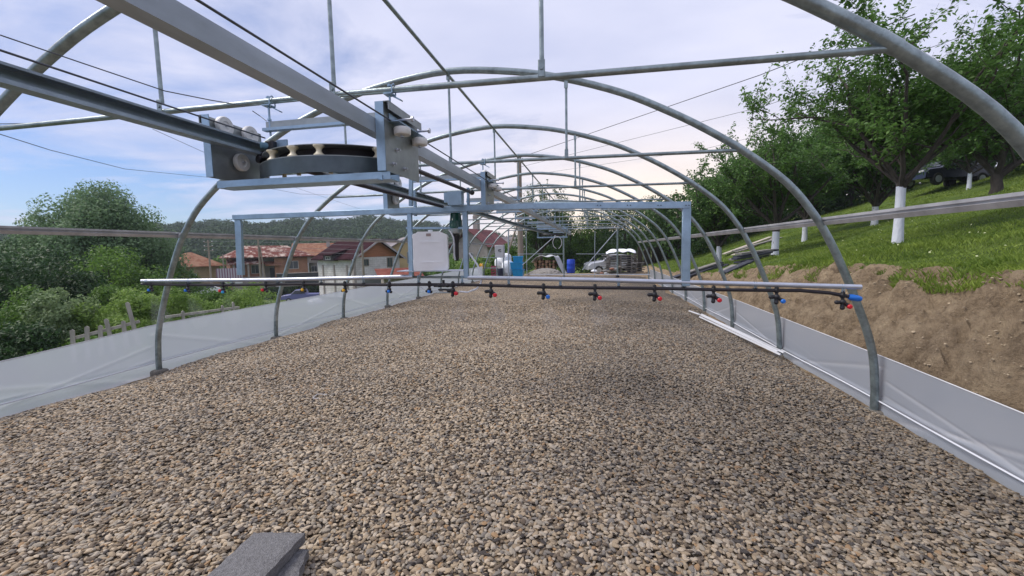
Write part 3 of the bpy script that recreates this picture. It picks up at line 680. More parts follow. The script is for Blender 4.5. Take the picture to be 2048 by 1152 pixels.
# hose wheel between the plates: two plates with cable spools on the rim
CX, CY, RR = -1.50, 2.48, .50
def arcband(r, z0, z1, a0, a1, th=.004, n=36):
    m = MB(); A = np.linspace(a0, a1, n); V = []
    for a in A:
        for q, z in ((r, z0), (r, z1), (r-th, z1), (r-th, z0)): V.append((CX+q*math.cos(a), CY+q*math.sin(a), z))
    Fc = [[4*i+k, 4*i+(k+1) % 4, 4*i+4+(k+1) % 4, 4*i+4+k] for i in range(n-1) for k in range(4)]+[[0, 1, 2, 3], [4*n-1, 4*n-2, 4*n-3, 4*n-4]]
    return m.add(V, Fc, True)
def halfplate(r, z, th, a0, a1, n=40):
    P = [(CX+r*math.cos(a), CY+r*math.sin(a)) for a in np.linspace(a0, a1, n)]; return MB().prism(P, 2, z, z+th)
a0, a1 = math.radians(196), math.radians(344)
tob('rim_plate', halfplate(RR, 1.905, .004, a0, a1), ZINCD)
tob('rim_skirt', arcband(RR+.002, 1.822, 1.904, a0, a1), mat('skirt_steel', (.09, .115, .13), .4, .6, var=.25, vscale=7))
tob('rim_plate', halfplate(RR-.015, 1.965, .004, a0, a1), ZINCD)
tob('hose_track', arcband(RR-.10, 1.909, 1.964, a0, a1, .05), BLACKR)
for k, (p_, q_) in enumerate(((545, 300), (587, 296), (638, 293), (755, 312))):
    a = [math.radians(v) for v in (243, 264, 282, 318)][k]
    c = (CX+(RR-.03)*math.cos(a), CY+(RR-.03)*math.sin(a), 0)
    tob('cable_spool', MB().lathe([(.028, 1.909), (.028, 1.915), (.016, 1.926), (.013, 1.936), (.016, 1.946), (.028, 1.958), (.028, 1.9645)], c, 20), CREAM)
for a in (226, 255, 285, 312):
    a = math.radians(a); c = (CX+(RR-.12)*math.cos(a), CY+(RR-.12)*math.sin(a), 0)
    tob('stand_off', MB().cyl((c[0], c[1], 1.835), (c[0], c[1], 1.905), .012, 10), CREAM)
# switch box and clamp at the left end, long hoses and tubes running back
tob('switch_box', MB().box((-1.86, 2.24, 2.03), (.055, .06, .07), bevel=.006), BLACKP)
tob('switch_bracket', MB().box((-1.80, 2.25, 2.035), (.07, .01, .075)).box((-1.76, 2.28, 2.02), (.05, .05, .006)), ZINC)
tob('switch_plug', MB().cyl((-1.895, 2.19, 2.035), (-1.86, 2.24, 2.035), .018, 14), mat('blue_grey_plug', (.10, .2, .28), .4))
tob('hose_clamp', MB().box((-1.93, 2.30, 1.98), (.075, .16, .07), bevel=.02).cyl((-1.93, 2.2, 1.96), (-1.86, 2.42, 1.95), .022), BLACKP)
tob('push_bar', MB().tube([PX(775, 315, -1.03), PX(834, 341, -1.03), PY(943, 385, 3.75)], .014, 10), BLACKR)
tob('bar_knob', MB().ico(PY(944, 385, 3.75), .024), BLACKP)
tob('push_bar', MB().tube([PX(600, 338, -1.62), PY(885, 413, 3.75)], .015, 10), BLACKR)
tob('drive_box', MB().prism([(-1.30, 1.815), (-1.17, 1.815), (-1.17, 1.935), (-1.30, 1.935)], 1, 3.70, 3.78), ZINC)
# upright arms joining the rear bogie to the spray boom
for pxx in (822, 931):
    a = PY(pxx, 412, 3.87); tob('drop_arm', MB().bar((a[0], 3.97, 1.75), (a[0], 3.97, 2.0), .035, .02), ZINC)

# ------------------------------------------------------------------ spray boom
YB = 3.80
bo0 = PY(1024, 420, YB)
boom = lt('spray_boom', 'long irrigation boom of tube and black hose hanging across the tunnel', 'irrigation boom', loc=(-1.45, YB, 1.1))
B0 = np.array([-1.45, YB, 1.1])
def bob(name, m, mt, par=None, label=None):
    for v in m.v: v -= B0
    return obj(name, m, mt, par or boom, label)
def P(px, py, dy=0): return PY(px, py, YB+dy)
def bbar(a, b_, w_, h_, dy=0): return MB().bar(P(*a, dy), P(*b_, dy), w_, h_, bevel=.002)
bob('top_bar', bbar((468, 435), (1072, 412), .05, .050), ZINC)
bob('top_bar', bbar((1068, 412), (1381, 410), .04, .055, -.004), ZINC)
mh = MB()
for x_ in (1195, 1201, 1255, 1261, 1316, 1322, 1372, 1378): q = P(x_, 410.5, -.026); mh.box(q, (.009, .006, .007))
bob('slot_holes', mh, STEELD)
def post(xa, ya, xb, yb, w_=.05, dy=.0): return MB().bar(P(xa, ya, dy), P(xb, yb, dy), w_, .035, up=(0, 1, 0), bevel=.003)
bob('post', post(477, 440, 482, 550, .072), ZINC); bob('post', post(1373, 414, 1371, 572, .068), ZINC)
bob('post', post(819, 420, 823, 553, .042), ZINC); bob('post', post(930, 417, 933, 556, .046), ZINC)
bob('post', post(822, 352, 822, 412, .034, .03), ZINC)
bob('cross_strap', MB().bar(P(812, 456), P(938, 456), .004, .02), ZINC)
bob('boom_tube', MB().tube([P(284, 562), P(560, 559.5), P(826, 553)], .020, 14), ALU)
bob('boom_tube', MB().tube([P(936, 555), P(1200, 560), P(1722, 574)], .020, 14), ALU)
bob('boom_tube', MB().tube([P(800, 554, .04), P(950, 554.5, .04)], .012, 10), GALV)
bob('shelf', MB().bar(P(803, 541.5, .06), P(932, 540.5, .06), .20, .008), ALU)
# feeder hose
HZ = [(289, 568), (330, 569), (450, 570), (600, 568), (760, 569.5), (840, 569), (930, 569.5), (1018, 572), (1120, 575), (1237, 576), (1330, 577), (1440, 579.5), (1510, 580.5), (1600, 581), (1660, 586), (1706, 595)]
bob('feed_hose', MB().tube([P(*q) for q in HZ], .0145, 12), BLACKR)
def hy(x): return float(np.interp(x, [a for a, _ in HZ], [b_ for _, b_ in HZ]))
def ty(x): return float(np.interp(x, [284, 560, 826, 936, 1200, 1722], [562, 559.5, 553, 555, 560, 574]))
for x in (294, 379, 465, 556, 643, 728, 838, 925, 1018, 1121, 1237, 1366, 1510, 1685):
    a, b_ = P(x, ty(x)), P(x, hy(x))
    m = MB()
    for dx in (-.008, .008):
        m.tube([a+np.array([dx, .018, -.004]), a+np.array([dx, .014, .015]), a+np.array([dx, -.014, .015]), a+np.array([dx, -.019, -.01]), b_+np.array([dx, -.006, .012])], .0032, 6)
    m.box((a+b_)/2+np.array([0, 0, -.004]), (.012, .006, abs(a[2]-b_[2])-.02))
    c = bob('pipe_clamp', m, ZINC); bob('hose_grip', MB().box(b_+np.array([0, 0, .004]), (.034, .03, .034), bevel=.005), BLACKP, c)
CAPS = dict(r=REDP, b=BLUEP, c=CYANP, y=YELP)
def nozzle(x, spec, near=True):
    c = P(x, hy(x)); m = MB(); k_ = 1.5 if near else 1.25
    m.box(c, (.032, .040, .044), bevel=.008)
    m.ico(c+np.array([0, -.004, .020]), .016)
    h_ = c+np.array([0, -.008, -.036*k_])
    m.cyl(c, h_, .012, 10).ico(h_, .016*k_, (1, 1, 1.1))
    arms = ((-.030, -.000), (-.002, -.030), (.026, -.018)) if near else ((-.020, -.014), (.014, -.020))
    for ax_, az_ in arms: m.cyl(h_, h_+np.array([ax_*k_, -.004, az_*k_]), .009*k_, 10, .011*k_).ico(h_+np.array([ax_*k_, -.004, az_*k_]), .0115*k_)
    n_ = bob('nozzle', m, BLACKP)
    for (dx, dz, k) in spec:
        cc_ = h_+np.array([dx*k_, -.014, dz*k_]); bob('nozzle_cap', MB().lathe([(.008*k_, -.012*k_), (.0125*k_, -.007*k_), (.0125*k_, .004*k_), (.008*k_, .011*k_)], cc_, 14, 1 if near else 2), CAPS[k], n_, {'r': 'red nozzle cap', 'b': 'blue nozzle cap', 'c': 'light blue nozzle cap', 'y': 'yellow nozzle cap'}[k])
nozzle(303, [(-.012, -.014, 'b')], False); nozzle(376, [(-.010, -.012, 'b')], False)
nozzle(447, [(-.022, -.010, 'r'), (.006, -.022, 'c')], False); nozzle(532, [(-.022, -.008, 'r')], False)
nozzle(608, [(-.004, -.008, 'y')], False); nozzle(690, [(-.004, -.008, 'y')], False)
nozzle(779, [(0, -.014, 'b')], False); nozzle(859, [(0, -.016, 'b')], False)
nozzle(906, [(.024, -.018, 'r')])
for x, k in ((982, 'r'), (1087, 'b'), (1190, 'r'), (1309, 'r'), (1427, 'r'), (1553, 'b'), (1685, 'r')): nozzle(x, [(.028, -.022, k)])
bob('end_plug', MB().tube([P(1697, 593), P(1702, 594.5), P(1716, 597), P(1722, 598)], [.019, .026, .025, .018], 16), BLUEP, None, 'blue end plug of the hose')
bob('end_plug', MB().tube([P(283, 568), P(294, 568.5)], [.012, .016], 12), BLACKP)
m = MB()
for x in (879, 895): m.ico(P(x, 571), .024, (1.1, 1, .8))
m.cyl(P(868, 571), P(910, 571), .015).cyl(P(887, 560, .0), P(887, 571), .012).box(P(887, 579), (.10, .03, .016), bevel=.004)
bob('centre_valve', m, BLACKP)
bob('valve_plate', MB().box(P(887, 585, .01), (.14, .05, .012), bevel=.003), ZINCD)
bob('drain_hose', MB().tube([P(918, 583), P(935, 584.5), P(953, 578), P(962, 566), P(963, 553), P(955, 530), P(938, 506)], .0085, 10), mat('clear_hose', (.62, .64, .70), .25))
bob('drain_hose', MB().tube([P(836, 571), P(848, 579), P(862, 582), P(880, 580)], .003, 8), PVC)
# white canister
tank = lt('canister', 'milky white plastic canister standing on the shelf of the spray boom', 'canister', loc=tuple(P(864, 540, .06)), rz=.30)
tc0 = P(864, 540, .06)
W2, H2 = .165, .365
def rpoly(w_, h_, r_, n=5):
    o = []
    for cx_, cy_, a in ((w_-r_, r_, -90), (w_-r_, h_-r_, 0), (-w_+r_, h_-r_, 90), (-w_+r_, r_, 180)):
        for k in range(n+1): t_ = math.radians(a+90*k/n); o.append((cx_+r_*math.cos(t_), cy_+r_*math.sin(t_)))
    return o
prof = [(-W2+.012, 0), (W2-.012, 0), (W2-.002, .012), (W2, .10), (W2-.004, .11), (W2-.004, .30), (W2, .31), (W2-.005, .335), (W2-.045, .352), (W2-.075, H2), (-W2+.05, H2), (-W2+.035, .352), (-W2+.008, .345), (-W2, .33), (-W2, .31), (-W2+.004, .30), (-W2+.004, .11), (-W2, .10), (-W2+.002, .012)]
m = MB().prism([(x*.97, z) for x, z in prof], 1, -.105, -.095).prism(prof, 1, -.095, .085).prism([(x*.97, z) for x, z in prof], 1, .085, .095)
obj('body', m, TANKM, tank)
obj('panel', MB().prism(rpoly(.115, .23, .02), 1, -.109, -.104), TANKM, tank).location = (0.01, 0, .035)
for z_ in (.075, .262): obj('rib', MB().prism(rpoly(.10, .010, .004), 1, -.1125, -.1075), TANKM, tank).location = (.01, 0, z_)
obj('neck_label', MB().prism(rpoly(.022, .026, .006), 1, -.109, -.104), mat('beige_label', (.35, .28, .27), .6), tank).location = (-.012, 0, .322)
obj('cap', MB().lathe([(.022, .352), (.022, .378), (.018, .382)], (.0, -.03, 0), 20), TANKM, tank)
# dosing pump: green dome, black body
dp0 = P(912, 458, .05)
dos = lt('dosing_pump', 'dosing pump with dark green cap clipped beside the white canister', 'pump', loc=tuple(dp0))
obj('cap', MB().lathe([(.066, .005), (.066, .03), (.062, .035), (.060, .075), (.055, .08), (.050, .135), (.042, .150), (.02, .156)], (0, 0, 0), 28), GREENG, dos)
obj('collar', MB().lathe([(.028, -.055), (.055, -.04), (.060, -.02), (.060, .004)], (0, 0, 0), 24), ZINCD, dos)
obj('body', MB().lathe([(.016, -.30), (.020, -.28), (.022, -.14), (.034, -.09), (.036, -.056)], (0, 0, 0), 20), BLACKP, dos)
obj('suction_hose', MB().tube([(-.06, -.03, -.01), (-.035, -.05, -.03), (-.008, -.06, -.08), (-.002, -.06, -.15), (-.004, -.06, -.24), (.003, -.06, -.29)], .0075, 10), mat('grey_hose', (.45, .46, .50), .35), dos)
sens = lt('sensor_cover', 'small grey metal sensor cover standing behind the boom top bar', 'sensor box', loc=tuple(PY(905, 405, YB+.14)))
obj('cover', MB().prism([(-.075, 0), (.075, 0), (.075, .095), (.045, .098), (-.075, .092)], 1, -.03, .03), ZINC, sens)
obj('bracket', MB().bar((0, .02, -.02), (0, .02, .0), .1, .02, up=(0, 1, 0)), ZINC, sens)

# second machine parked near the far end, seen small between the hoops
tro2 = lt('parked_trolley', 'small distant steel trolley under the rails near the far gable', 'trolley', loc=(-1.5, 15.5, 1.8))
def t2(name, m, mt):
    for v in m.v: v -= np.array([-1.5, 15.5, 1.8])
    return obj(name, m, mt, tro2)
for xs in (-2.03, -.98): t2('side_plate', MB().box((xs, 15.7, 1.97), (.01, .45, .32)), ZINC)
for yy in (15.45, 15.95): t2('cross_channel', MB().box((-1.5, yy, 1.80), (1.08, .05, .04)).box((-1.5, yy, 2.12), (1.08, .04, .03)), ZINC)
t2('hose_track', MB().box((-1.5, 15.7, 1.9), (.9, .4, .05), bevel=.02), BLACKP)
t2('hose_loop', MB().tube([(-1.30+.16*math.sin(a), 15.4, 1.60+.22*math.cos(a)) for a in np.linspace(-2.9, 2.9, 22)], .010, 8), PVC)

# steel ropes parallel to the rails, loose wires on the tie bars
def wire(name, pts, r, label, cat='cable', group=None, sag=0, mt=None):
    P_ = [np.array(p, float) for p in pts]
    if sag:
        a, b_ = P_[0], P_[-1]; P_ = [a+(b_-a)*s+np.array([0, 0, -4*sag*s*(1-s)]) for s in np.linspace(0, 1, 26)]
    o = obj(name, MB().tube(P_, r, 6), mt or WIRE); return tag(o, label, cat, group)
wire('steel_rope', [(-.99, -1.2, 2.055), (-.99, 20, 2.055)], .004, 'thin steel rope running along the right overhead rail', group='ropes along the rails')
wire('steel_rope', [(-1.87, -1.2, 2.075), (-1.87, 2.2, 2.075)], .004, 'thin steel rope running along the left overhead rail to the trolley', group='ropes along the rails')
wire('loose_wire', [PY(0, 70, 1.5), PY(170, 128, 1.75), PY(330, 182, 2.0), PY(420, 200, 2.15), PY(490, 212, 2.22)], .003, 'loose wire drooping to the tie bar left of the trolley', group='loose wires')
wire('loose_wire', [PY(505, 222, 2.25), PY(520, 232, 2.3), PY(533, 242, 2.24)], .0025, 'very short wire at the rod above the trolley corner', group='loose wires')

# ------------------------------------------------------------------ plastic side sheets
def sheetmat():
    m = mat('polythene_sheet', (.40, .44, .51), .30, spec=.5); t = m.node_tree; b = t.nodes['Principled BSDF']; o = t.nodes['Material Output']
    ca = t.nodes.new('ShaderNodeAttribute'); ca.attribute_name = 'crease'; cm = t.nodes.new('ShaderNodeMix'); cm.data_type = 'RGBA'; cm.inputs[6].default_value = (.44, .49, .57, 1); cm.inputs[7].default_value = (.80, .82, .88, 1)
    t.links.new(ca.outputs['Fac'], cm.inputs['Factor']); t.links.new(cm.outputs[2], b.inputs['Base Color'])
    g_ = t.nodes.new('ShaderNodeNewGeometry'); mpn = t.nodes.new('ShaderNodeMapping'); mpn.inputs['Rotation'].default_value = (.7, 0, 0); mpn.inputs['Scale'].default_value = (1, .5, 2.4)
    t.links.new(g_.outputs['Position'], mpn.inputs[0])
    nz = t.nodes.new('ShaderNodeTexNoise'); nz.inputs['Scale'].default_value = 1.3; nz.inputs['Detail'].default_value = 5; t.links.new(mpn.outputs[0], nz.inputs['Vector'])
    bp = t.nodes.new('ShaderNodeBump'); bp.inputs['Strength'].default_value = .10; bp.inputs['Distance'].default_value = .03; t.links.new(nz.outputs[0], bp.inputs['Height']); t.links.new(bp.outputs[0], b.inputs['Normal'])
    tr = t.nodes.new('ShaderNodeBsdfTranslucent'); tr.inputs[0].default_value = (.56, .61, .69, 1)
    tp = t.nodes.new('ShaderNodeBsdfTransparent'); tp.inputs[0].default_value = (.9, .92, .95, 1)
    m1 = t.nodes.new('ShaderNodeMixShader'); m1.inputs[0].default_value = .42; t.links.new(b.outputs[0], m1.inputs[1]); t.links.new(tr.outputs[0], m1.inputs[2])
    m2 = t.nodes.new('ShaderNodeMixShader'); m2.inputs[0].default_value = .17; t.links.new(m1.outputs[0], m2.inputs[1]); t.links.new(tp.outputs[0], m2.inputs[2])
    t.links.new(m2.outputs[0], o.inputs[0]); return m
SHEET = sheetmat(); CORDM = mat('cord_white', (.62, .64, .70), .6)
def side_sheet(side, top_px, name, label):
    x0 = XC+side*3.93+side*.045
    ys, zs = zip(*top_px)
    Y = np.arange(-1.2, 20.3, .05); zt_ = np.interp(Y, ys, zs); nz_ = 60
    V = []; CR_ = []
    for j, y in enumerate(Y):
        zb = -.24
        for k in range(nz_):
            s_ = k/(nz_-1); z = zb+(zt_[j]-zb)*s_
            ph = (y-.246) % 2.0/2.0
            kk = int((y-.246)//2); ten = .009*math.exp(-((s_-.85+.75*ph)/.022)**2)*(1 if kk % 3 else .2)+.008*math.exp(-((s_-.25-.42*ph)/.020)**2)*(1 if kk % 2 else .15)+.006*math.exp(-((s_-.45-.05*math.sin(3*y))/.016)**2)*(1 if kk % 4 == 1 else 0)
            bulge = .02*math.sin(math.pi*ph)*s_*(1-s_)*2
            flap = -(max(0, .0-z)*.22 + .010*math.sin(5*y+3*math.sin(2*y))*min(1, max(0, .05-z)*8))
            rope = .012*math.exp(-((z-.07-(-.08 if side > 0 else 0))/.014)**2)
            x = x0+side*(ten+bulge+flap*.9-rope)
            V.append((x, y, z)); CR_.append(min(1, 55*max(0, ten)+.35*max(0, math.sin(1.3*y+6*s_))*.3))
    V = np.array(V); n = len(Y); idx = np.arange(n*nz_).reshape(n, nz_)
    Q = np.stack([idx[:-1, :-1], idx[1:, :-1], idx[1:, 1:], idx[:-1, 1:]], -1).reshape(-1, 4)
    me = fast_mesh(name, V, Q, True); ca = me.attributes.new('crease', 'FLOAT', 'POINT'); ca.data.foreach_set('value', np.array(CR_, np.float32)); o_ = obj(name, me, SHEET); tag(o_, label, 'plastic sheet', 'plastic sheets along the greenhouse sides')
    tp = V.reshape(n, nz_, 3)[:, -1][::4]; hem = MB().tube(tp, .0045, 5); h_ = obj('hem', hem, PVC, o_)
    rp_ = np.array([(x0-side*.028+side*.004*math.sin(3*y), y, (.07 if side < 0 else -.02)+.008*math.sin(1.7*y)) for y in Y[::4]]); obj('hem_cord', MB().tube(rp_, .007, 6), CORDM, o_)
side_sheet(-1, [(2.9, .455), (4.3, .545), (6.4, .55), (12.2, .565), (20, .57)], 'plastic_sheet', 'translucent plastic side sheet on the village side of the gravel')
side_sheet(1, [(1, .33), (3.0, .365), (4.1, .385), (8, .405), (12, .385), (19, .355)], 'plastic_sheet', 'translucent plastic side sheet in front of the earth bank')

# bundle of white profiles, slabs, wire ring on the gravel
for k, (a, b_) in enumerate((((1399, 634), (1561, 710)), ((1396, 628), (1556, 703)), ((1403, 629), (1568, 706)), ((1378, 622), (1398, 629)))):
    A, Bp = PZ(*a, -.02+.012*k), PZ(*b_, -.02+.012*k)
    o = obj('profile_strip', MB().bar(A, Bp, .026, .012, bevel=.002).bar(A+np.array([0, 0, .012]), Bp+np.array([0, 0, .012]), .012, .012), PVC)
    tag(o, ['white plastic strip of the bundle, nearest the gravel', 'white plastic strip of the bundle, the middle one', 'white plastic strip of the bundle, against the sheet', 'short white plastic strip beyond the far end of the bundle'][k], 'plastic strip', 'white strips along the right sheet')
c = PZ(640, 795, .02); o = obj('wire_ring', MB().tube([c+np.array([.055*math.cos(a), .07*math.sin(a), .012+.006*math.sin(3*a)]) for a in np.linspace(.6, 5.2, 24)], .003, 6), PVC); tag(o, 'small white loop of wire lying on the gravel', 'wire')
def slab(name, pts_px, z, th, label, seed, tilt=(0, 0)):
    c0 = PZ(*pts_px[0], z); P_ = [PZ(px_, py_, z) for px_, py_ in pts_px]
    n = 26; V = []; r_ = np.random.default_rng(seed)
    A, B_, C_, D_ = P_
    for lay in (0, 1):
        for i in range(n):
            for j in range(n):
                u, v = i/(n-1), j/(n-1); q = A*(1-u)*(1-v)+B_*u*(1-v)+C_*u*v+D_*(1-u)*v
                e_ = min(u, v, 1-u, 1-v); rnd = .006*max(0, 1-e_*n/2)
                nn = r_.normal()*.0012
                ed = (.0025*math.sin(17*u+seed)+.002*math.sin(29*v+2*seed)+nn*.8)*(e_ < .02)
                V.append(q+np.array([ed, ed, (-th+rnd if lay == 0 else -rnd*1.2)+nn+tilt[0]*(u-.5)+tilt[1]*(v-.5)]))
    I = lambda l_, i, j: l_*n*n+i*n+j
    F_ = [[I(1, i, j), I(1, i+1, j), I(1, i+1, j+1), I(1, i, j+1)] for i in range(n-1) for j in range(n-1)]+[[I(0, i, j), I(0, i, j+1), I(0, i+1, j+1), I(0, i+1, j)] for i in range(n-1) for j in range(n-1)]
    for i in range(n-1):
        F_ += [[I(0, i, 0), I(0, i+1, 0), I(1, i+1, 0), I(1, i, 0)], [I(0, i+1, n-1), I(0, i, n-1), I(1, i, n-1), I(1, i+1, n-1)], [I(0, 0, i+1), I(0, 0, i), I(1, 0, i), I(1, 0, i+1)], [I(0, n-1, i), I(0, n-1, i+1), I(1, n-1, i+1), I(1, n-1, i)]]
    o = obj(name, MB().add(V, F_, False), SLABM); return tag(o, label, 'paving slab', 'grey slabs at the bottom edge')
slab('paving_slab', [(508, 1060), (609, 1061), (470, 1215), (345, 1215)], .105, .055, 'upper grey concrete slab resting askew on another slab', 3, (0, .01))
slab('paving_slab', [(560, 1092), (614, 1096), (560, 1240), (430, 1240)], .048, .055, 'lower grey concrete slab half hidden under the upper one', 4)
#@@PART3@@
# ------------------------------------------------------------------ houses
RED_TILE = roofmat('rusty_red_tiles', (.13, .036, .026), (.48, .40, .34), 2.2, .54)
OLD_TILE = roofmat('old_orange_tiles', (.26, .115, .068), (.34, .19, .12), 2.4)
MAROON = roofmat('maroon_sheet_roof', (.030, .0095, .013), (.040, .013, .018), 2.5, rough=.95)
GREYROOF = roofmat('grey_fibre_roof', (.21, .19, .20), (.29, .26, .26), 2.0)
DARKROOF = mat('dark_sheet_roof', (.045, .035, .04), .7, var=.2, vscale=2)
BRICKO = brickmat('orange_brick', (.36, .145, .075), (.44, .20, .11), (.33, .24, .18), 1.0, .28, .09, .012)
BLOCKW = brickmat('pale_blocks', (.60, .59, .58), (.68, .66, .65), (.44, .43, .42), 1.0, .6, .25, .018)
PLASTW = mat('white_plaster', (.55, .56, .58), .9, var=.12, vscale=.9, bump=.2)
PLASTG = mat('grey_plaster', (.30, .27, .25), .9, var=.25, vscale=1.2)
PLASTY = mat('yellow_plaster', (.55, .42, .22), .9, var=.1, vscale=1)
WOODB = mat('brown_boards', (.30, .115, .05), .7, var=.35, vscale=3, stretch=(.3, .3, 8), bump=.4)
GLASSD = mat('window_pane', (.05, .065, .08), .12)
FRAMEW = mat('window_frame_paint', (.5, .5, .5), .6)
def gable_roof(w_, l_, h_, z0, ov=.4, th=.12):           # ridge along local x
    m = MB(); y = w_/2+ov; x = l_/2+ov; dz = h_*ov/(w_/2)
    for s_ in (-1, 1):
        A = [(-x, s_*y, z0-dz), (x, s_*y, z0-dz), (x, 0, z0+h_), (-x, 0, z0+h_)]
        B_ = [(a, b_, c+th) for a, b_, c in A]
        m.add(A+B_, [[0, 1, 2, 3], [4, 7, 6, 5], [0, 4, 5, 1], [2, 6, 7, 3], [0, 3, 7, 4], [1, 5, 6, 2]])
    return m
def hip_roof(w_, l_, h_, z0, ov=.5, ridge=None):
    x, y = l_/2+ov, w_/2+ov; r_ = (l_/2-w_/2) if ridge is None else ridge
    m = MB().add([(-x, -y, z0), (x, -y, z0), (x, y, z0), (-x, y, z0), (-r_, 0, z0+h_), (r_, 0, z0+h_), (-x, -y, z0-.12), (x, -y, z0-.12), (x, y, z0-.12), (-x, y, z0-.12)],
                 [[0, 1, 5, 4], [1, 2, 5], [2, 3, 4, 5], [3, 0, 4], [0, 6, 7, 1], [1, 7, 8, 2], [2, 8, 9, 3], [3, 9, 6, 0], [6, 9, 8, 7]])
    return m
def window(par, c, w_, h_, axis='y', frame=FRAMEW, n='window'):
    cx_, cy_, cz_ = c; t_ = .06; m = MB()
    def bx(dx, dz, a, b_, dep=.08, off=0):
        if axis == 'y': return ((cx_+dx, cy_+off, cz_+dz), (a, dep, b_))
        return ((cx_+off, cy_+dx, cz_+dz), (dep, a, b_))
    for dx, dz, a, b_ in ((-w_/2, 0, t_, h_+t_), (w_/2, 0, t_, h_+t_), (0, h_/2, w_-t_, t_), (0, -h_/2, w_-t_, t_), (0, 0, .04, h_-t_)): m.box(*bx(dx, dz, a, b_))
    f = obj(n, m, frame, par); obj('pane', MB().box(*bx(0, 0, w_-.02, h_-.02, .03)), GLASSD, f); return f
def place(px, py, d, drop=None):
    p = PD(px, py, d); return (p[0], p[1], drop if drop is not None else gz(p[0], p[1]))
# barn: maroon roof, white block walls
p = PD(727, 560, 50); zb = p[2]-2.1
barn = thing('block_barn', 'white block barn with maroon roof, dormer and brown boarded gable', 'house', tuple(PD(722, 590, 52)[:2])+(-3.85,), yaw_to_cam(p)+math.radians(37))
# local: gable faces -y ... ridge along y ; long wall faces -x
Wg, Lg, Hw, Hr = 6.6, 6.9, 4.6, 1.95
m = MB(); m.box((-Wg/2+.1, 0, Hw/2), (.2, Lg, Hw)).box((Wg/2-.1, 0, Hw/2), (.2, Lg, Hw)).box((0, -Lg/2+.1, Hw/2), (Wg-.4, .2, Hw)).box((0, Lg/2-.1, Hw/2), (Wg-.4, .2, Hw))
obj('wall', m, BLOCKW, barn)
obj('gable_boards', MB().prism([(-Wg/2, Hw+.02), (Wg/2, Hw+.02), (0, Hw+Hr)], 1, -Lg/2-.02, -Lg/2+.2), WOODB, barn)
obj('rear_gable', MB().prism([(-Wg/2, Hw+.02), (Wg/2, Hw+.02), (0, Hw+Hr)], 1, Lg/2-.2, Lg/2), WOODB, barn)
rm = gable_roof(Wg, Lg, Hr, Hw+.05, .55, .14)
for v in rm.v: v[:, [0, 1]] = v[:, [1, 0]]*np.array([1, -1])
roof = obj('roof', rm, MAROON, barn)
m = MB()
for s_ in (-1, 1):
    for e_ in (-1, 1): m.bar((0, e_*(Lg/2+.58), Hw+Hr+.06), (s_*(Wg/2+.6), e_*(Lg/2+.58), Hw-.34), .05, .2)
obj('barge_board', m, mat('pale_barge_board', (.35, .32, .33), .7), barn)
dm = obj('dormer', MB().prism([(-2.2, Hw+.35), (-3.9, Hw+.30), (-3.9, Hw-.35), (-2.9, Hw-.35)], 1, -.6, 1.3), DARKROOF, barn)
obj('dormer_roof', MB().prism([(-1.3, Hw+1.25), (-4.3, Hw+.42), (-4.3, Hw+.30), (-1.3, Hw+1.13)], 1, -.9, 1.6), MAROON, barn)
window(dm, (-3.93, .35, Hw-.02), .9, .35, 'x')
window(barn, (-1.7, -Lg/2-.03, Hw-.6), .75, .75, 'y', WOODP); window(barn, (1.75, -Lg/2-.03, Hw-.7), .8, 1.1, 'y', WOODP)
obj('corner_post', MB().box((-Wg/2, -Lg/2, Hw/2), (.32, .32, Hw-.02)), PLASTG, barn)
obj('door', MB().box((-.4, -Lg/2-.03, 1.1), (3.6, .08, 2.2)), mat('grey_garage_door', (.12, .13, .12), .7, var=.2, vscale=2), barn)
for y in (-2.2, 0.2, 2.4): obj('pilaster', MB().box((-Wg/2-.03, y, Hw/2-.4), (.12, .22, Hw-.9)), PLASTG, barn)
# red tiled brick house
p = PD(508, 566, 66); zb = gz(p[0], p[1])
hs = thing('brick_house', 'orange brick house with patchy red tiled hip roof and low arches', 'house', (p[0], p[1]+3, -3.9), yaw_to_cam(p)+.10)
H0 = 4.6
m = MB().box((0, 3.9, H0/2), (10.6, .3, H0)).box((-5.15, 0, H0/2), (.3, 7.4, H0)).box((5.15, 0, H0/2), (.3, 7.4, H0)).box((2.75, -3.8, H0/2+.4), (4.5, .3, H0-.9)).box((-3.1, -2.4, H0/2), (3.8, .3, H0))
obj('wall', m, BRICKO, hs); obj('porch_wall', MB().box((-.2, -2.2, H0/2), (2.6, .25, H0)).box((-3.2, -3.8, .9), (4.0, .2, 1.8)), PLASTG, hs)
obj('plinth', MB().box((2.75, -3.85, .35), (4.6, .36, .7)), PLASTG, hs)
for x_ in (1.9, 3.7):
    obj('arch_opening', MB().prism([(x_+.62*math.cos(a), .45+1.0*math.sin(a)) for a in np.linspace(0, math.pi, 12)], 1, -4.05, -3.9), STEELD, hs)
obj('roof', hip_roof(8.6, 11.2, 1.75, H0+.2, .6, 3.0), RED_TILE, hs)
obj('porch_roof', MB().prism([(-3.2, H0-.1), (-5.2, H0-.75), (-5.2, H0-.9), (-3.2, H0-.3)], 0, -5.6, -1.0), RED_TILE, hs)
obj('porch_roof', MB().prism([(-3.0, H0-.5), (-4.6, H0-1.1), (-4.6, H0-1.2), (-3.0, H0-.7)], 0, -.8, 1.4), OLD_TILE, hs)
window(hs, (3.1, -3.97, 3.4), 1.5, 1.2); window(hs, (-2.0, -2.58, 2.9), 1.0, 1.3)
obj('door', MB().box((.5, -2.36, 1.9), (.95, .06, 2.2)), STEELD, hs)
for x_ in (-4.9, -3.1, -1.2): obj('porch_column', MB().box((x_, -4.7, H0/2-.4), (.24, .24, H0-.9)), PLASTG, hs)
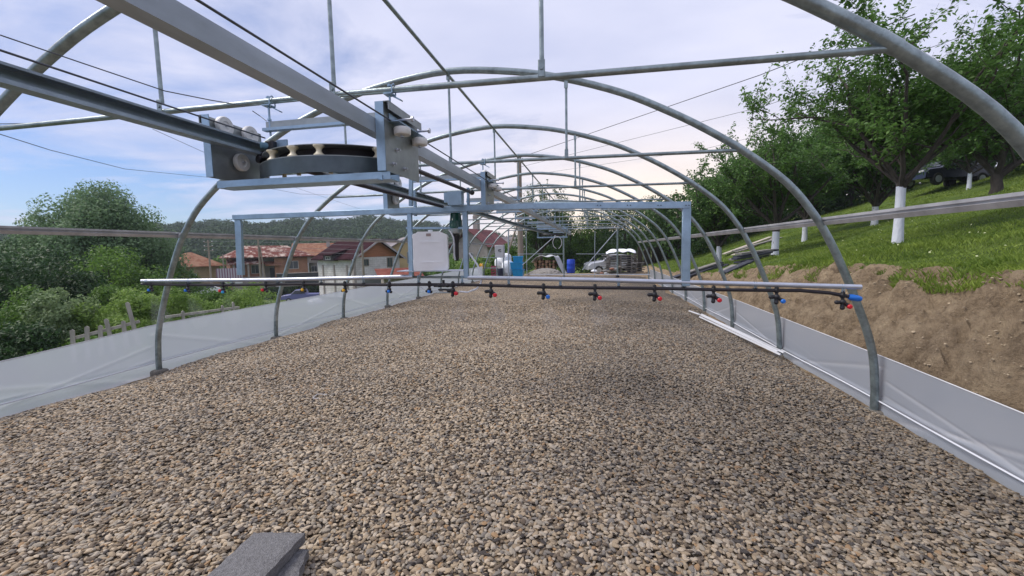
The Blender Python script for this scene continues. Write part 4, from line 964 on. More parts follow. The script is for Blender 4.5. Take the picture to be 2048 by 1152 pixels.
# smaller tiled house behind
p = PD(628, 560, 80); zb = gz(p[0], p[1])
h2 = thing('tiled_house', 'low grey walled house with faded red roof behind the barn', 'house', (p[0], p[1]+3, -3.7), yaw_to_cam(p)-.1)
m = MB().box((0, 2.5, 2.3), (9, .3, 4.6)).box((-4.4, 0, 2.3), (.3, 4.7, 4.6)).box((4.4, 0, 2.3), (.3, 4.7, 4.6)).box((0, -2.5, 3.9), (9, .3, 1.4)).box((1.5, -2.0, 1.8), (6, .2, 3.0)); obj('wall', m, PLASTG, h2)
for x_ in (-4.3, -2.4, -.6, 1.4): obj('porch_column', MB().box((x_, -2.7, 1.6), (.35, .35, 3.2)), PLASTW, h2)
obj('roof', gable_roof(6.2, 9.6, 2.1, 4.7), OLD_TILE, h2); obj('chimney', MB().box((1.2, -.9, 6.5), (.6, .6, 1.4)), PLASTG, h2)
for x_ in (-1.4, 2.9): window(h2, (x_, -2.15, 2.0), 1.0, 1.1)
# long dark roof and the yellow house
p = PD(757, 548, 66); zb = gz(p[0], p[1])
h3 = thing('long_shed', 'long shed with dark roof edge rising behind the maroon barn', 'shed', (p[0], p[1], -4.3), yaw_to_cam(p)-.05)
obj('wall', MB().box((0, 0, 2.9), (9.0, 3.6, 5.8)), PLASTG, h3); obj('roof', MB().prism([(-2.4, 6.2), (2.4, 7.3), (2.4, 7.45), (-2.4, 6.45)], 0, -5.0, 5.0), GREYROOF, h3); obj('roof_edge', MB().box((0, 2.45, 7.45), (10.2, .12, .5)).box((0, -2.45, 6.3), (10.2, .1, .3)), DARKROOF, h3)
p = PD(812, 560, 58)
h4 = thing('yellow_house', 'yellow plastered house between the barn and the white canister', 'house', (p[0], p[1], p[2]-1.4), yaw_to_cam(p)+.15)
obj('wall', MB().prism([(-2.0, 0), (2.0, 0), (2.0, 5.9), (0, 7.1), (-2.0, 5.9)], 1, -2.6, 2.6), PLASTY, h4)
rm = gable_roof(4.0, 5.4, 1.2, 5.95, .5, .1)
for v in rm.v: v[:, [0, 1]] = v[:, [1, 0]]*np.array([1, -1])
obj('roof', rm, GREYROOF, h4); window(h4, (.3, -2.64, 4.5), .8, 1.5, 'y', FRAMEW); window(h4, (-1.2, -2.64, 2.0), .9, 1.2)
p = PD(800, 566, 44)
h5 = thing('lean_to', 'low lean-to with rusty red roof at the foot of the barn gable', 'shed', (p[0], p[1], p[2]-1.0), yaw_to_cam(p)+.2)
obj('wall', MB().box((0, .3, .8), (3.4, 1.8, 1.6)), PLASTG, h5); obj('roof', MB().prism([(-1.3, 1.55), (1.3, 2.45), (1.3, 2.52), (-1.3, 1.65)], 0, -2.3, 2.3), roofmat('rust_sheet', (.20, .06, .045), (.26, .09, .065), 4), h5)
# orange pyramid roof at the left, two roofs at the far centre
p = PD(383, 560, 62)
h6 = thing('cottage', 'cottage with orange tiled pyramid roof half hidden by shrubs', 'house', (p[0], p[1], p[2]-1.4), yaw_to_cam(p)+.4)
obj('wall', MB().box((0, 0, 1.7), (5.4, 4.6, 3.4)), mat('ochre_wall', (.30, .22, .13), .9, var=.2), h6); obj('roof', hip_roof(5, 5.6, 2.0, 3.45, .6, .3), OLD_TILE, h6); window(h6, (-.8, -2.34, 1.9), .9, 1.0)
p = PD(962, 520, 58)
h7 = thing('maroon_roofed_house', 'house with dark maroon gable roof and tall grey chimney', 'house', (p[0], p[1], p[2]-2.6), yaw_to_cam(p)-.5)
obj('wall', MB().prism([(-2.6, 0), (2.6, 0), (2.6, 4.6), (0, 6.5), (-2.6, 4.6)], 1, -3, 3), PLASTG, h7)
rm = gable_roof(5.2, 6.4, 2.0, 4.65, .5, .12)
for v in rm.v: v[:, [0, 1]] = v[:, [1, 0]]*np.array([1, -1])
obj('roof', rm, roofmat('purple_tiles', (.13, .05, .055), (.19, .08, .08), 3), h7); obj('chimney', MB().box((-.3, -.5, 7.4), (.7, .7, 2.2)).prism([(-.65, 8.45), (.05, 8.45), (-.3, 9.2)], 1, -.9, -.1), PLASTG, h7); window(h7, (0, -3.05, 3.0), 1.0, 1.2)
p = PD(1000, 522, 66)
h8 = thing('grey_roofed_house', 'house with pale grey roof right of the maroon gable', 'house', (p[0], p[1], p[2]-2.4), yaw_to_cam(p)+.3)
obj('wall', MB().box((0, 0, 2.0), (6, 5, 4.0)), PLASTG, h8); obj('roof', gable_roof(5, 6, 2.0, 4.05, .5), GREYROOF, h8); window(h8, (0, -2.55, 2.4), 1.1, 1.1)

# village poles and a striped gate
def vpole(px, pt, pb, d, label, arms=True, dbl=False):
    b_ = PD(px, pb, d); tp = PD(px, pt, d); h_ = tp[2]-b_[2]
    o = thing('utility_pole', label, 'pole', tuple(b_), yaw_to_cam(b_)); obj('post', MB().tube([(0, 0, -.3), (0, 0, h_)], [.12, .085], 10), WOODP, o)
    if dbl: obj('stay_post', MB().tube([(.5, 0, -.3), (.12, 0, h_-.8)], .07, 8), WOODP, o)
    if arms:
        for k in (0, .5, 1.0): obj('cross_arm', MB().box((0, 0, h_-.25-k), (.9, .08, .08)), WOODP, o); obj('insulator', MB().lathe([(.03, 0), (.06, .03), (.05, .1)], (.38, 0, h_-.21-k), 8).lathe([(.03, 0), (.06, .03), (.05, .1)], (-.38, 0, h_-.21-k), 8), PLASTW, o)
    return o
vpole(423, 480, 566, 50, 'wooden utility pole with cross arms left of the brick house')
vpole(450, 508, 566, 58, 'thin pale pole in front of the brick house porch', False)
vpole(523, 479, 572, 46, 'leaning double pole standing before the brick house', False, True)
vpole(729, 484, 582, 38, 'slim grey pole standing before the barn gable', False)
MAUVE = mat('mauve_paint', (.22, .12, .17), .7); PVC2 = mat('dull_white_paint', (.42, .40, .44), .7)
o = thing('striped_gate', 'white and mauve striped sheet gate by the pole', 'gate', tuple(PD(460, 556, 52)), yaw_to_cam(PD(452, 562, 52)))
for k in range(20): obj('board', MB().box((-1.3+k*.135, 0, .55), (.13, .04, 1.3)), PVC2 if k % 2 else MAUVE, o)
obj('rail', MB().box((0, .05, .2), (2.7, .05, .08)).box((0, .05, 1.0), (2.7, .05, .08)), WOODG, o)
o = thing('garden_wall', 'dark low wall between the brick house and the barn', 'wall', tuple(PD(600, 566, 58)), yaw_to_cam(PD(600, 566, 58)))
obj('body', MB().box((0, 0, .6), (5.5, .3, 1.5)), STEELD, o); obj('coping', MB().box((0, 0, 1.39), (5.7, .4, .08)), PLASTG, o)

# ------------------------------------------------------------------ vehicles
TYRE = mat('tyre_rubber', (.015, .015, .016), .8); CARGL = mat('car_glass', (.02, .025, .03), .08)
def car(label, paint, loc, rz, kind='car', group=None, name='parked_car'):
    c = thing(name, label, 'car' if kind != 'van' else 'van', loc, rz, group)
    Lc, Wc = (4.2, 1.7) if kind != 'van' else (4.8, 1.85)
    if kind == 'car': side = [(-2.1, .35), (-2.08, .72), (-1.85, .88), (-1.05, .98), (-.45, 1.38), (.15, 1.46), (1.05, 1.42), (1.75, 1.0), (2.05, .92), (2.1, .40)]
    elif kind == 'pickup': side = [(-2.3, .40), (-2.28, .85), (-1.95, 1.0), (-1.1, 1.08), (-.55, 1.62), (.55, 1.65), (.75, 1.1), (2.3, 1.08), (2.3, .45)]
    else: side = [(-2.4, .35), (-2.38, .9), (-1.9, 1.15), (-1.4, 1.85), (-1.1, 1.98), (2.35, 1.98), (2.4, .40)]
    body = [(x, z) for x, z in side]; n = len(body); V = []
    for f_, w_ in ((0, .5), (.12, .495), (1, 0)): pass
    m = MB()
    for k, (yy, sc) in enumerate(((-Wc/2+.0, .0), (-Wc/2+.08, .0), (Wc/2-.08, 0), (Wc/2, 0))):
        for x, z in body:
            top = max(0, z-.95); inw = top*.28*(1 if yy > 0 else -1); e_ = .05 if k in (0, 3) else 0
            V.append((x*(1-e_*.4), yy-inw, z-(e_ if z > .6 else -e_)))
    F_ = [[k*n+i, k*n+(i+1) % n, (k+1)*n+(i+1) % n, (k+1)*n+i] for k in range(3) for i in range(n)]+[list(range(n))[::-1], [3*n+i for i in range(n)]]
    m.add(V, F_, False); obj('body', m, paint, c)
    gl = {'car': [(-.95, 1.0), (-.42, 1.33), (.15, 1.40), (1.0, 1.36), (1.55, 1.02)], 'pickup': [(-1.0, 1.12), (-.5, 1.56), (.5, 1.58), (.62, 1.15)], 'van': [(-1.75, 1.2), (-1.35, 1.78), (-.5, 1.8), (-.5, 1.2)]}[kind]
    for s_ in (-1, 1):
        V = [(x, s_*(Wc/2+.012-max(0, z-.95)*.28), z) for x, z in gl]+[(x, s_*(Wc/2-.04-max(0, z-.95)*.28), z) for x, z in gl]; q = len(gl)
        obj('side_window', MB().add(V, [list(range(q)), list(range(q, 2*q))[::-1]]+[[i, (i+1) % q, q+(i+1) % q, q+i] for i in range(q)]), CARGL, c)
        for x_ in (-1.3, 1.3):
            w_ = obj('wheel', MB().lathe([(.2, -.1), (.31, -.1), (.33, -.06), (.33, .06), (.31, .1), (.2, .1)], (x_, s_*(Wc/2-.08), .32), 20, 1), TYRE, c)
            m = MB().lathe([(.19, -.105), (.2, .105)], (x_, s_*(Wc/2-.08), .32), 16, 1)
            for a in range(5): t_ = a*2*math.pi/5; m.bar((x_, s_*(Wc/2+.03), .32), (x_+.17*math.sin(t_), s_*(Wc/2+.03), .32+.17*math.cos(t_)), .04, .02, up=(0, 1, 0))
            obj('rim', m, ALU, w_)
        obj('headlight', MB().ico((body[0][0]+.06, s_*.6, .72), .12, (.4, 1.3, .8)), FRAMEW, c)
    ws = {'car': ((-1.0, 1.02), (-.46, 1.40)), 'pickup': ((-1.06, 1.12), (-.58, 1.60)), 'van': ((-1.88, 1.2), (-1.43, 1.82))}[kind]
    (xa, za), (xb, zb_) = ws; obj('windscreen', MB().bar(((xa+xb)/2-.02, -.62, (za+zb_)/2), ((xa+xb)/2-.02, .62, (za+zb_)/2), math.hypot(xb-xa, zb_-za)*.9, .03, up=(-(zb_-za), 0, (xb-xa))), CARGL, c)
    return c
PWHITE = mat('white_car_paint', (.66, .67, .70), .25); PSIL = mat('silver_car_paint', (.55, .57, .62), .28, .3); PBLK = mat('black_car_paint', (.012, .016, .035), .22); PBLUE = mat('blue_car_paint', (.10, .11, .26), .3)
def onground(px, py, d): q = PD(px, py, d); return (q[0], q[1], q[2])
car('dark pickup with pale mauve bonnet parked on the grass behind the sheet', PBLUE, tuple(PD(604, 604, 54)), math.radians(22), 'pickup')
for k, x_ in enumerate((456, 478)):
    q = PD(x_, 568, 48); o = thing('water_tank', ['small white tank on the village lane, left one of the two', 'small white tank on the village lane, right one of the two'][k], 'tank', tuple(q), yaw_to_cam(q), 'white tanks in the village')
    obj('body', MB().box((0, 0, .28), (.72, .6, .52), bevel=.08), PVC, o); obj('lid', MB().lathe([(.12, .54), (.12, .6)], (0, 0, 0), 12), PVC, o)
car('white car half hidden by shrubs below the boom end', PWHITE, tuple(PD(397, 594, 48)), math.radians(60))
car('white hatchback behind the timber stack at the far end', PSIL, tuple(PD(1226, 547, 32)), math.radians(14))
q = PD(1885, 388, 24); car('black car parked under the trees on top of the slope', PBLK, (q[0], q[1], gz(q[0], q[1])+.15), math.radians(15))
q = PD(640, 575, 34)
o = thing('white_tarpaulin', 'crumpled white tarpaulin heap beside the pickup', 'tarpaulin', tuple(PD(632, 606, 50)), 0)
m = MB(); V_, F_ = ico_data(4); rn = np.random.default_rng(3); V2 = V_*(1+.12*smooth_noise(V_, rn, 8)+.05*rn.normal(size=len(V_)))[:, None]; V2 = V2*np.array([1.0, .8, .5])+np.array([.1, 0, .1]); obj('cloth', m.add(V2, F_, False), PVC, o)

# ------------------------------------------------------------------ far end clutter
YF = 22.0
def fp(px, py, Y=YF): return PY(px, py, Y)
b_ = fp(1142, 546, 24); o = thing('barrel', 'bright blue plastic barrel behind the end wall', 'barrel', (b_[0], b_[1], b_[2]))
obj('drum', MB().lathe([(.20, 0), (.225, .03), (.225, .25), (.232, .27), (.225, .29), (.225, .5), (.232, .52), (.225, .54), (.225, .72), (.20, .76)], (0, 0, 0), 24), mat('blue_drum', (.01, .06, .50), .4), o); obj('lid', MB().lathe([(.19, .755), (.19, .775)], (0, 0, 0), 20), mat('blue_lid', (.01, .05, .4), .4), o)
BOXB = mat('cyan_tub', (.01, .30, .62), .4, var=.1)
for k, (x_, yb_, w_) in enumerate(((1037, 552, 22), (1034, 538, 26), (1036, 526, 20))):
    b_ = fp(x_, yb_, 21.2); wd = w_/F_PX*21.5; o = thing('plastic_tub', ['cyan plastic tub, bottom of its stack beside the pole', 'cyan plastic tub, middle of its stack beside the pole', 'cyan plastic tub, top of its stack beside the pole'][k], 'tub', (b_[0], b_[1], b_[2]), .1*k, 'stacked cyan tubs')
    hh = .33; m = MB().add([(-wd*.42, -.2, 0), (wd*.42, -.2, 0), (wd*.42, .2, 0), (-wd*.42, .2, 0), (-wd/2, -.25, hh), (wd/2, -.25, hh), (wd/2, .25, hh), (-wd/2, .25, hh)], [[3, 2, 1, 0], [0, 1, 5, 4], [1, 2, 6, 5], [2, 3, 7, 6], [3, 0, 4, 7], [4, 5, 6, 7]]); obj('body', m, BOXB, o); obj('rim', MB().box((0, 0, hh), (wd+.03, .53, .03)), BOXB, o)
LOGM0 = mat('old_brick_rubble', (.26, .13, .09), .9, var=.3, vscale=10)
BAGW = mat('white_bag_cloth', (.78, .81, .86), .8, var=.12, vscale=6, bump=.4, bscale=9)
for k, (x_, y_, w_, h_) in enumerate(((1016, 553, .62, .85), (1012, 530, .55, .62), (999, 536, .45, .55))):
    b_ = fp(x_, y_, 21.5+.2*k); V_, F_ = ico_data(4); rn = np.random.default_rng(20+k)
    V2 = np.sign(V_)*np.abs(V_)**.7; V2 *= (1+.08*smooth_noise(V_, rn, 9)+.02*rn.normal(size=len(V_)))[:, None]
    V2 = V2*np.array([w_/2, .35, h_/2])+np.array([0, 0, h_/2])
    o = obj('big_bag', MB().add(V2, F_, True), BAGW); o.location = tuple(b_); tag(o, ['white big bag standing on the ground left of the cyan tubs', 'white bag slumped on top of the big bag', 'white bag bulging below the grey cabinet'][k], 'bag', 'white bags at the far end')
for k, (x_, y_, w_, h_, lab) in enumerate(((1188, 545, .34, .16, 'crumpled white foil lying before the hatchback wheel'), (1095, 546, .45, .22, 'crumpled white foil on top of the gravel heap'), (952, 552, .55, .4, 'white sack beside the far left arches'), (1212, 549, .35, .14, 'small white rag left of the timber stack'))):
    b_ = fp(x_, y_, 23.6); V_, F_ = ico_data(4); rn = np.random.default_rng(50+k); V2 = V_*(1+.22*smooth_noise(V_, rn, 9)+.06*rn.normal(size=len(V_)))[:, None]*np.array([w_/2, .2, h_/2])+np.array([0, 0, h_/2])
    o = obj('foil_heap', MB().add(V2, F_, False), BAGW); o.location = tuple(b_); tag(o, lab, 'foil')
for k in range(7):
    q = fp(1196+7*k, 548-2*k+3*(k % 2), 23.3); o = obj('rubble_stone', MB().ico((0, 0, .06), .11, (1.3, 1, .7), np.random.default_rng(k), .25), [FOOTM, LOGM0, CONC][k % 3]); o.location = tuple(q); tag(o, 'rough stone in the far rubble row, '+['leftmost and grey', 'second from left, brick red', 'third from left', 'middle one', 'third from right', 'second from right', 'rightmost, by the timber stack'][k], 'stone', 'rubble stones at the far end')
b_ = fp(1243, 503, 24.4); gx_ = np.linspace(-.85, .75, 24); gy_ = np.linspace(-.45, .5, 12); V = [(x, y, .12-.5*max(0, abs(x)-.5)**1.2-.3*max(0, -y)+.03*math.sin(12*x+5*y)) for y in gy_ for x in gx_]
I = np.arange(len(V)).reshape(12, 24); Q = np.stack([I[:-1, :-1], I[:-1, 1:], I[1:, 1:], I[1:, :-1]], -1).reshape(-1, 4)
o = obj('white_cover', fast_mesh('white_cover', np.array(V), Q, True), BAGW); o.location = tuple(b_); tag(o, 'white plastic cover draped over the top of the plank stack', 'cover'); md = o.modifiers.new('s', 'SOLIDIFY'); md.thickness = .01
b_ = fp(1000, 515, 20.6); o = thing('electric_cabinet', 'grey electric cabinet with a small dark emblem on its door', 'cabinet', (b_[0], b_[1], b_[2]))
obj('box', MB().box((0, 0, .31), (.46, .22, .62), bevel=.01), mat('cabinet_grey', (.42, .43, .46), .5), o); d_ = obj('door', MB().box((0, -.115, .31), (.42, .012, .58), bevel=.003), mat('cabinet_door', (.46, .47, .50), .5), o)
obj('emblem', MB().box((.02, -.124, .38), (.14, .006, .05)).box((-.03, -.124, .33), (.05, .006, .06)).box((.05, -.124, .29), (.09, .006, .04)), STEELD, d_); obj('stand', MB().box((-.18, 0, -.45), (.05, .05, .9)).box((.18, 0, -.45), (.05, .05, .9)), GALV, o)
b_ = fp(988, 552, 21.0); o = thing('crate', 'maroon plastic crate left of the white bags', 'crate', (b_[0], b_[1], b_[2])); m = MB()
for z_ in (.04, .18, .32, .46): m.box((0, 0, z_), (.24, .22, .07))
for sx_ in (-.11, .11): m.box((sx_, 0, .28), (.025, .23, .5))
obj('body', m, mat('maroon_plastic', (.26, .035, .07), .5), o)
b_ = fp(1001, 552, 20.9); o = thing('drum', 'small dark drum between the maroon crate and the bags', 'barrel', (b_[0], b_[1], b_[2])); obj('body', MB().lathe([(.13, 0), (.14, .02), (.14, .38), (.12, .4)], (0, 0, 0), 20), mat('dark_blue_drum', (.03, .035, .07), .5), o)
b_ = fp(963, 540, 20.5); o = thing('cable_reel', 'yellow cable reel on the far left arch', 'cable reel', (b_[0], b_[1], b_[2])); obj('disc', MB().lathe([(.14, -.06), (.14, -.04)], (0, 0, .2), 20, 0).lathe([(.14, .04), (.14, .06)], (0, 0, .2), 20, 0), YELP, o); obj('core', MB().lathe([(.09, -.04), (.09, .04)], (0, 0, .2), 16, 0), YELP, o)
# gravel heap
b_ = fp(1090, 556, 23.5); V_, F_ = ico_data(5); rn = np.random.default_rng(9); V2 = V_*(1+.07*smooth_noise(V_, rn, 9)+.02*rn.normal(size=len(V_)))[:, None]; V2 = V2*np.array([1.0, .8, .42]); V2[:, 2] = np.sign(V2[:, 2])*np.abs(V2[:, 2])
o = obj('gravel_heap', MB().add(V2, F_, True), mat('heap_stone', (.28, .26, .235), .9, var=.4, vscale=26, bump=1, bscale=40)); o.location = (b_[0], b_[1], gz(b_[0], b_[1])-.05); tag(o, 'low heap of pale gravel beyond the end wall', 'gravel heap', kind='stuff')
# tarp over firewood
b_ = fp(1098, 545, 26); o = thing('firewood_stack', 'firewood stack under a grey tarpaulin draped like a tent', 'firewood', (b_[0], b_[1], gz(b_[0], b_[1])), -.1)
LOGM = mat('cut_logs', (.20, .12, .08), .9, var=.4, vscale=12); rn = random.Random(4)
mts = [LOGM, mat('log_ends', (.34, .22, .14), .9, var=.3, vscale=20)]
for i in range(6):
    for j in range(5): obj('log', MB().cyl((-.75+i*.22+rn.uniform(-.03, .03), -.35, .1+j*.17), (-.75+i*.22+rn.uniform(-.04, .04), .5, .1+j*.17+rn.uniform(-.03, .03)), rn.uniform(.065, .1), 8), mts[(i+j) % 2], o)
gx_ = np.linspace(-1.0, 1.05, 30); gy_ = np.linspace(-.6, .8, 16); V = []
for y in gy_:
    for x in gx_:
        z = 1.12-.10*abs(x)**2; z -= max(0, x-.45)*1.9; z -= max(0, -x-.7)*1.0; z += .035*math.sin(9*x+3*y)+.03*math.sin(14*y+5*x)
        V.append((x, y, max(z, .05)))
I = np.arange(len(V)).reshape(16, 30); Q = np.stack([I[:-1, :-1], I[:-1, 1:], I[1:, 1:], I[1:, :-1]], -1).reshape(-1, 4)
mm_ = fast_mesh('tarpaulin', np.array(V), Q, True); tp_ = obj('tarpaulin', mm_, mat('grey_tarp', (.42, .44, .47), .6, var=.2, vscale=5, bump=.6, bscale=8), o); md = tp_.modifiers.new('s', 'SOLIDIFY'); md.thickness = .01
# big utility pole behind the end wall
b_ = PY(1042, 553, 23.2); tpz = PY(1038, 312, 23.2); o = thing('utility_pole', 'tall weathered wooden pole with cables rising behind the end wall', 'pole', (b_[0], b_[1], -.1))
obj('post', MB().tube([(0, 0, -.3), (0, 0, tpz[2]+.1)], [.17, .12], 14), WOODP, o); obj('bracket', MB().box((0, -.02, tpz[2]-.2), (.5, .07, .07)).cyl((-.2, 0, tpz[2]-.18), (-.2, 0, tpz[2]-.02), .03).cyl((.2, 0, tpz[2]-.18), (.2, 0, tpz[2]-.02), .03), STEELD, o)
obj('stay', MB().tube([(-.1, 0, 3.0), (-1.1, -.2, .1)], .05, 8), WOODP, o)
T1 = np.array([b_[0], b_[1], tpz[2]-.1])
wire('power_cable', [T1, PD(1520, 150, 12), PD(1830, 28, 9.5)], .012, 'thick overhead cable from the pole up to the orchard, the highest', group='overhead cables')
wire('power_cable', [T1+np.array([0, 0, -.5]), PD(1530, 212, 15), PD(2060, 25, 11)], .008, 'thin overhead cable below the thick one towards the orchard', group='overhead cables')
wire('power_cable', [T1+np.array([0, 0, -1.0]), PD(1400, 300, 17), PD(2060, 140, 12)], .006, 'faint lowest overhead cable running towards the orchard', group='overhead cables')
wire('power_cable', [PD(-20, 262, 9), PD(100, 300, 12), PD(250, 338, 17), PD(420, 355, 26), PD(600, 388, 33), PD(760, 392, 38)], .010, 'sagging cable crossing the blue sky gap on the left', group='overhead cables')
wire('power_cable', [PD(-20, 248, 4), PD(60, 247, 4.2), PD(105, 246, 4.4)], .004, 'very thin wire at the left picture edge above the arch foot', group='overhead cables')
wire('power_cable', [PD(305, 258, 14), PD(420, 310, 18), PD(560, 365, 26), PD(720, 418, 40)], .008, 'thin cable slanting down behind the trolley to the hills', group='overhead cables')
for k, yy in enumerate((483, 492, 500)):
    wire('village_line', [PD(423, yy, 50), PD(523, yy+1.5, 48), PD(729, yy+8, 40)], .012, ['top village wire between the poles', 'middle village wire between the poles', 'bottom village wire between the poles'][k], group='village wires')
# stack of planks, piles on the slope
PLK = mat('grey_planks', (.20, .19, .18), .85, var=.35, vscale=7); PLD = mat('dark_wet_planks', (.035, .038, .055), .6, var=.4, vscale=4)
def heap_planks(name, label, base, rz, n, w_, ln, mt, seed, layers=6, group=None):
    o = thing(name, label, 'plank stack', base, rz, group); r_ = random.Random(seed)
    for k in range(layers):
        for j in range(n):
            obj('plank', MB().box((r_.uniform(-.12, .12), -w_/2+(j+.5)*w_/n+r_.uniform(-.04, .04), .06+k*.12), (ln*r_.uniform(.85, 1.05), w_/n*.9, .035), np.array(Matrix.Rotation(r_.uniform(-.05, .05), 3, 'Z') @ Matrix.Rotation(r_.uniform(-.03, .03), 3, 'Y'))), mt, o)
        if k < layers-1:
            for x_ in (-ln*.35, 0, ln*.35): obj('spacer', MB().box((x_, 0, .12+k*.12), (.07, w_, .07)), PLK, o)
    return o
b_ = fp(1238, 540, 24); heap_planks('plank_stack', 'stack of grey planks with spacers in front of the white hatchback', (b_[0], b_[1], gz(b_[0], b_[1])), .18, 3, .8, 1.7, PLK, 3, 9)
b_ = fp(1268, 535, 25); heap_planks('plank_stack', 'smaller plank stack right of the grey one', (b_[0], b_[1], gz(b_[0], b_[1])), .3, 2, .6, .9, PLK, 5, 5)
def slope_planks(label, a, b2, d1, d2, n, th, mt, seed, group):
    A, B2 = PD(*a, d1), PD(*b2, d2); A[2] = gz(A[0], A[1]); B2[2] = gz(B2[0], B2[1]); c_ = (A+B2)/2; ln = np.linalg.norm(B2-A)
    o = thing('plank_pile', label, 'plank pile', tuple(c_), math.atan2(B2[1]-A[1], B2[0]-A[0]), group); r_ = random.Random(seed); sl = (B2[2]-A[2])/ln
    for k in range(n):
        obj('plank', MB().box((r_.uniform(-.3, .3), r_.uniform(-.35, .35), .05+k*th*.55), (ln*r_.uniform(.5, 1.0), .24, th*.5), np.array(Matrix.Rotation(-sl+r_.uniform(-.05, .05), 3, 'Y') @ Matrix.Rotation(r_.uniform(-.22, .22), 3, 'Z'))), mt if k % 3 else PLK, o)
slope_planks('dark planks stacked on the grass left of the second white trunk', (1345, 528), (1450, 500), 15.5, 16.5, 7, .10, PLD, 1, 'dark plank piles on the slope')
slope_planks('dark wet boards under a loose plank between two white trunks', (1455, 523), (1545, 505), 13.5, 14.0, 7, .10, PLD, 2, 'dark plank piles on the slope')
slope_planks('single dark board lying at the top edge of the bank', (1445, 541), (1488, 533), 12.6, 12.8, 3, .08, PLD, 3, 'dark plank piles on the slope')
slope_planks('pale sawn poles lying in the grass far up the slope', (1450, 470), (1560, 452), 23, 24, 4, .10, mat('pale_poles', (.42, .38, .32), .8, var=.2), 6, 'dark plank piles on the slope')
slope_planks('pale branch pile on the grass near the biggest trunk', (1640, 462), (1745, 448), 22, 23, 5, .10, mat('pale_branches', (.34, .30, .24), .8, var=.3), 8, 'dark plank piles on the slope')
def fence(name, label, a, b2, d1, d2, h_, sp, wd, mt, seed, rails=1, miss=.0, flat=None):
    A, B2 = PD(*a, d1), PD(*b2, d2); A[2] = gz(A[0], A[1]) if flat is None else A[2]; B2[2] = gz(B2[0], B2[1]) if flat is None else B2[2]
    ln = math.hypot(B2[0]-A[0], B2[1]-A[1]); ang = math.atan2(B2[1]-A[1], B2[0]-A[0]); sl = (B2[2]-A[2])
    o = thing(name, label, 'fence', tuple(A), ang); r_ = random.Random(seed)
    for k in range(rails):
        z = h_*(.62 if rails == 1 else (.3+.45*k)); obj('rail', MB().bar((0, 0, z), (ln, 0, z+sl), .05, .06), mt, o)
    n = int(ln/sp)
    for i in range(n+1):
        if r_.random() < miss: continue
        x = i*sp; z = sl*x/ln; hh = h_*(1.55 if (seed == 5 and i == n) else r_.uniform(.75, 1.12)); tl = r_.uniform(-.16, .10)
        obj('picket', MB().prism([(-wd/2, -.2), (wd/2, -.2), (wd/2+tl*hh, hh-.03), (tl*hh, hh), (-wd/2+tl*hh, hh-.02)], 1, -.035-.012, -.035+.012).box((0, 0, -.1), (.01, .01, .01)), mt, o).location = (x, 0, z)
    return o
fence('picket_fence', 'broken weathered picket fence leaning behind the left plastic sheet', (148, 706), (282, 670), 8.4, 8.9, .47, .20, .07, WOODG, 5, 1, .0, 1)
fence('picket_fence', 'few leaning grey pickets behind the left sheet near the second arch', (335, 665), (480, 640), 10.0, 12.2, .60, .40, .07, WOODG, 8, 1, .35, 1)
fence('picket_fence', 'distant pale picket fence behind the orchard trunks', (1395, 452), (1600, 420), 34, 38, 1.1, .30, .10, mat('pale_pickets', (.42, .42, .44), .8), 9, 2)
fence('board_fence', 'dark low board fence across the far end of the yard', (1270, 520), (1390, 500), 30, 34, 1.5, .32, .30, mat('dark_boards', (.085, .07, .065), .85, var=.3), 10, 2)

# ------------------------------------------------------------------ foliage
def rot_basis(n, rng):
    d = rng.normal(size=(n, 3)); d /= np.linalg.norm(d, axis=1)[:, None]; e = rng.normal(size=(n, 3)); e -= (e*d).sum(1)[:, None]*d; e /= np.linalg.norm(e, axis=1)[:, None]; return d, e
def leaves(C, size, rng, droop=None, wid=.5, up=.4, out=None):
    n = len(C); d, e = rot_basis(n, rng); nrm = np.cross(d, e); nrm[:, 2] += up*np.sign(nrm[:, 2]+1e-9)       # leaves tend to lie level
    if out is not None: nrm = nrm*.55+out*.9
    d = d-(d*nrm).sum(1)[:, None]*nrm/(nrm*nrm).sum(1)[:, None]; d /= np.linalg.norm(d, axis=1)[:, None]; e = np.cross(nrm, d); e /= np.linalg.norm(e, axis=1)[:, None]
    s = (size*rng.uniform(.65, 1.25, n))[:, None]; a = C; b_ = C+d*s; m_ = C+d*s*.45
    bend = np.zeros((n, 3)); bend[:, 2] = -.10*s[:, 0]
    V = np.stack([a, m_+e*s*wid/2, b_+bend, m_-e*s*wid/2], 1).reshape(-1, 3); return V
def quadmesh(name, V): return fast_mesh(name, V, np.arange(len(V)).reshape(-1, 4), False)
def branch(rng, p, d, ln, r, lvl, segs, tips, bend=.25, upb=.12):
    n = 5; pts = [p]; q = p.copy(); dd = d/np.linalg.norm(d)
    for k in range(n):
        dd = dd+rng.normal(size=3)*bend*.35+np.array([0, 0, upb*.4]); dd /= np.linalg.norm(dd); q = q+dd*ln/n; pts.append(q)
    segs.append((pts, np.linspace(r, r*.45, n+1))); tips.append((lvl, pts)); return pts, dd
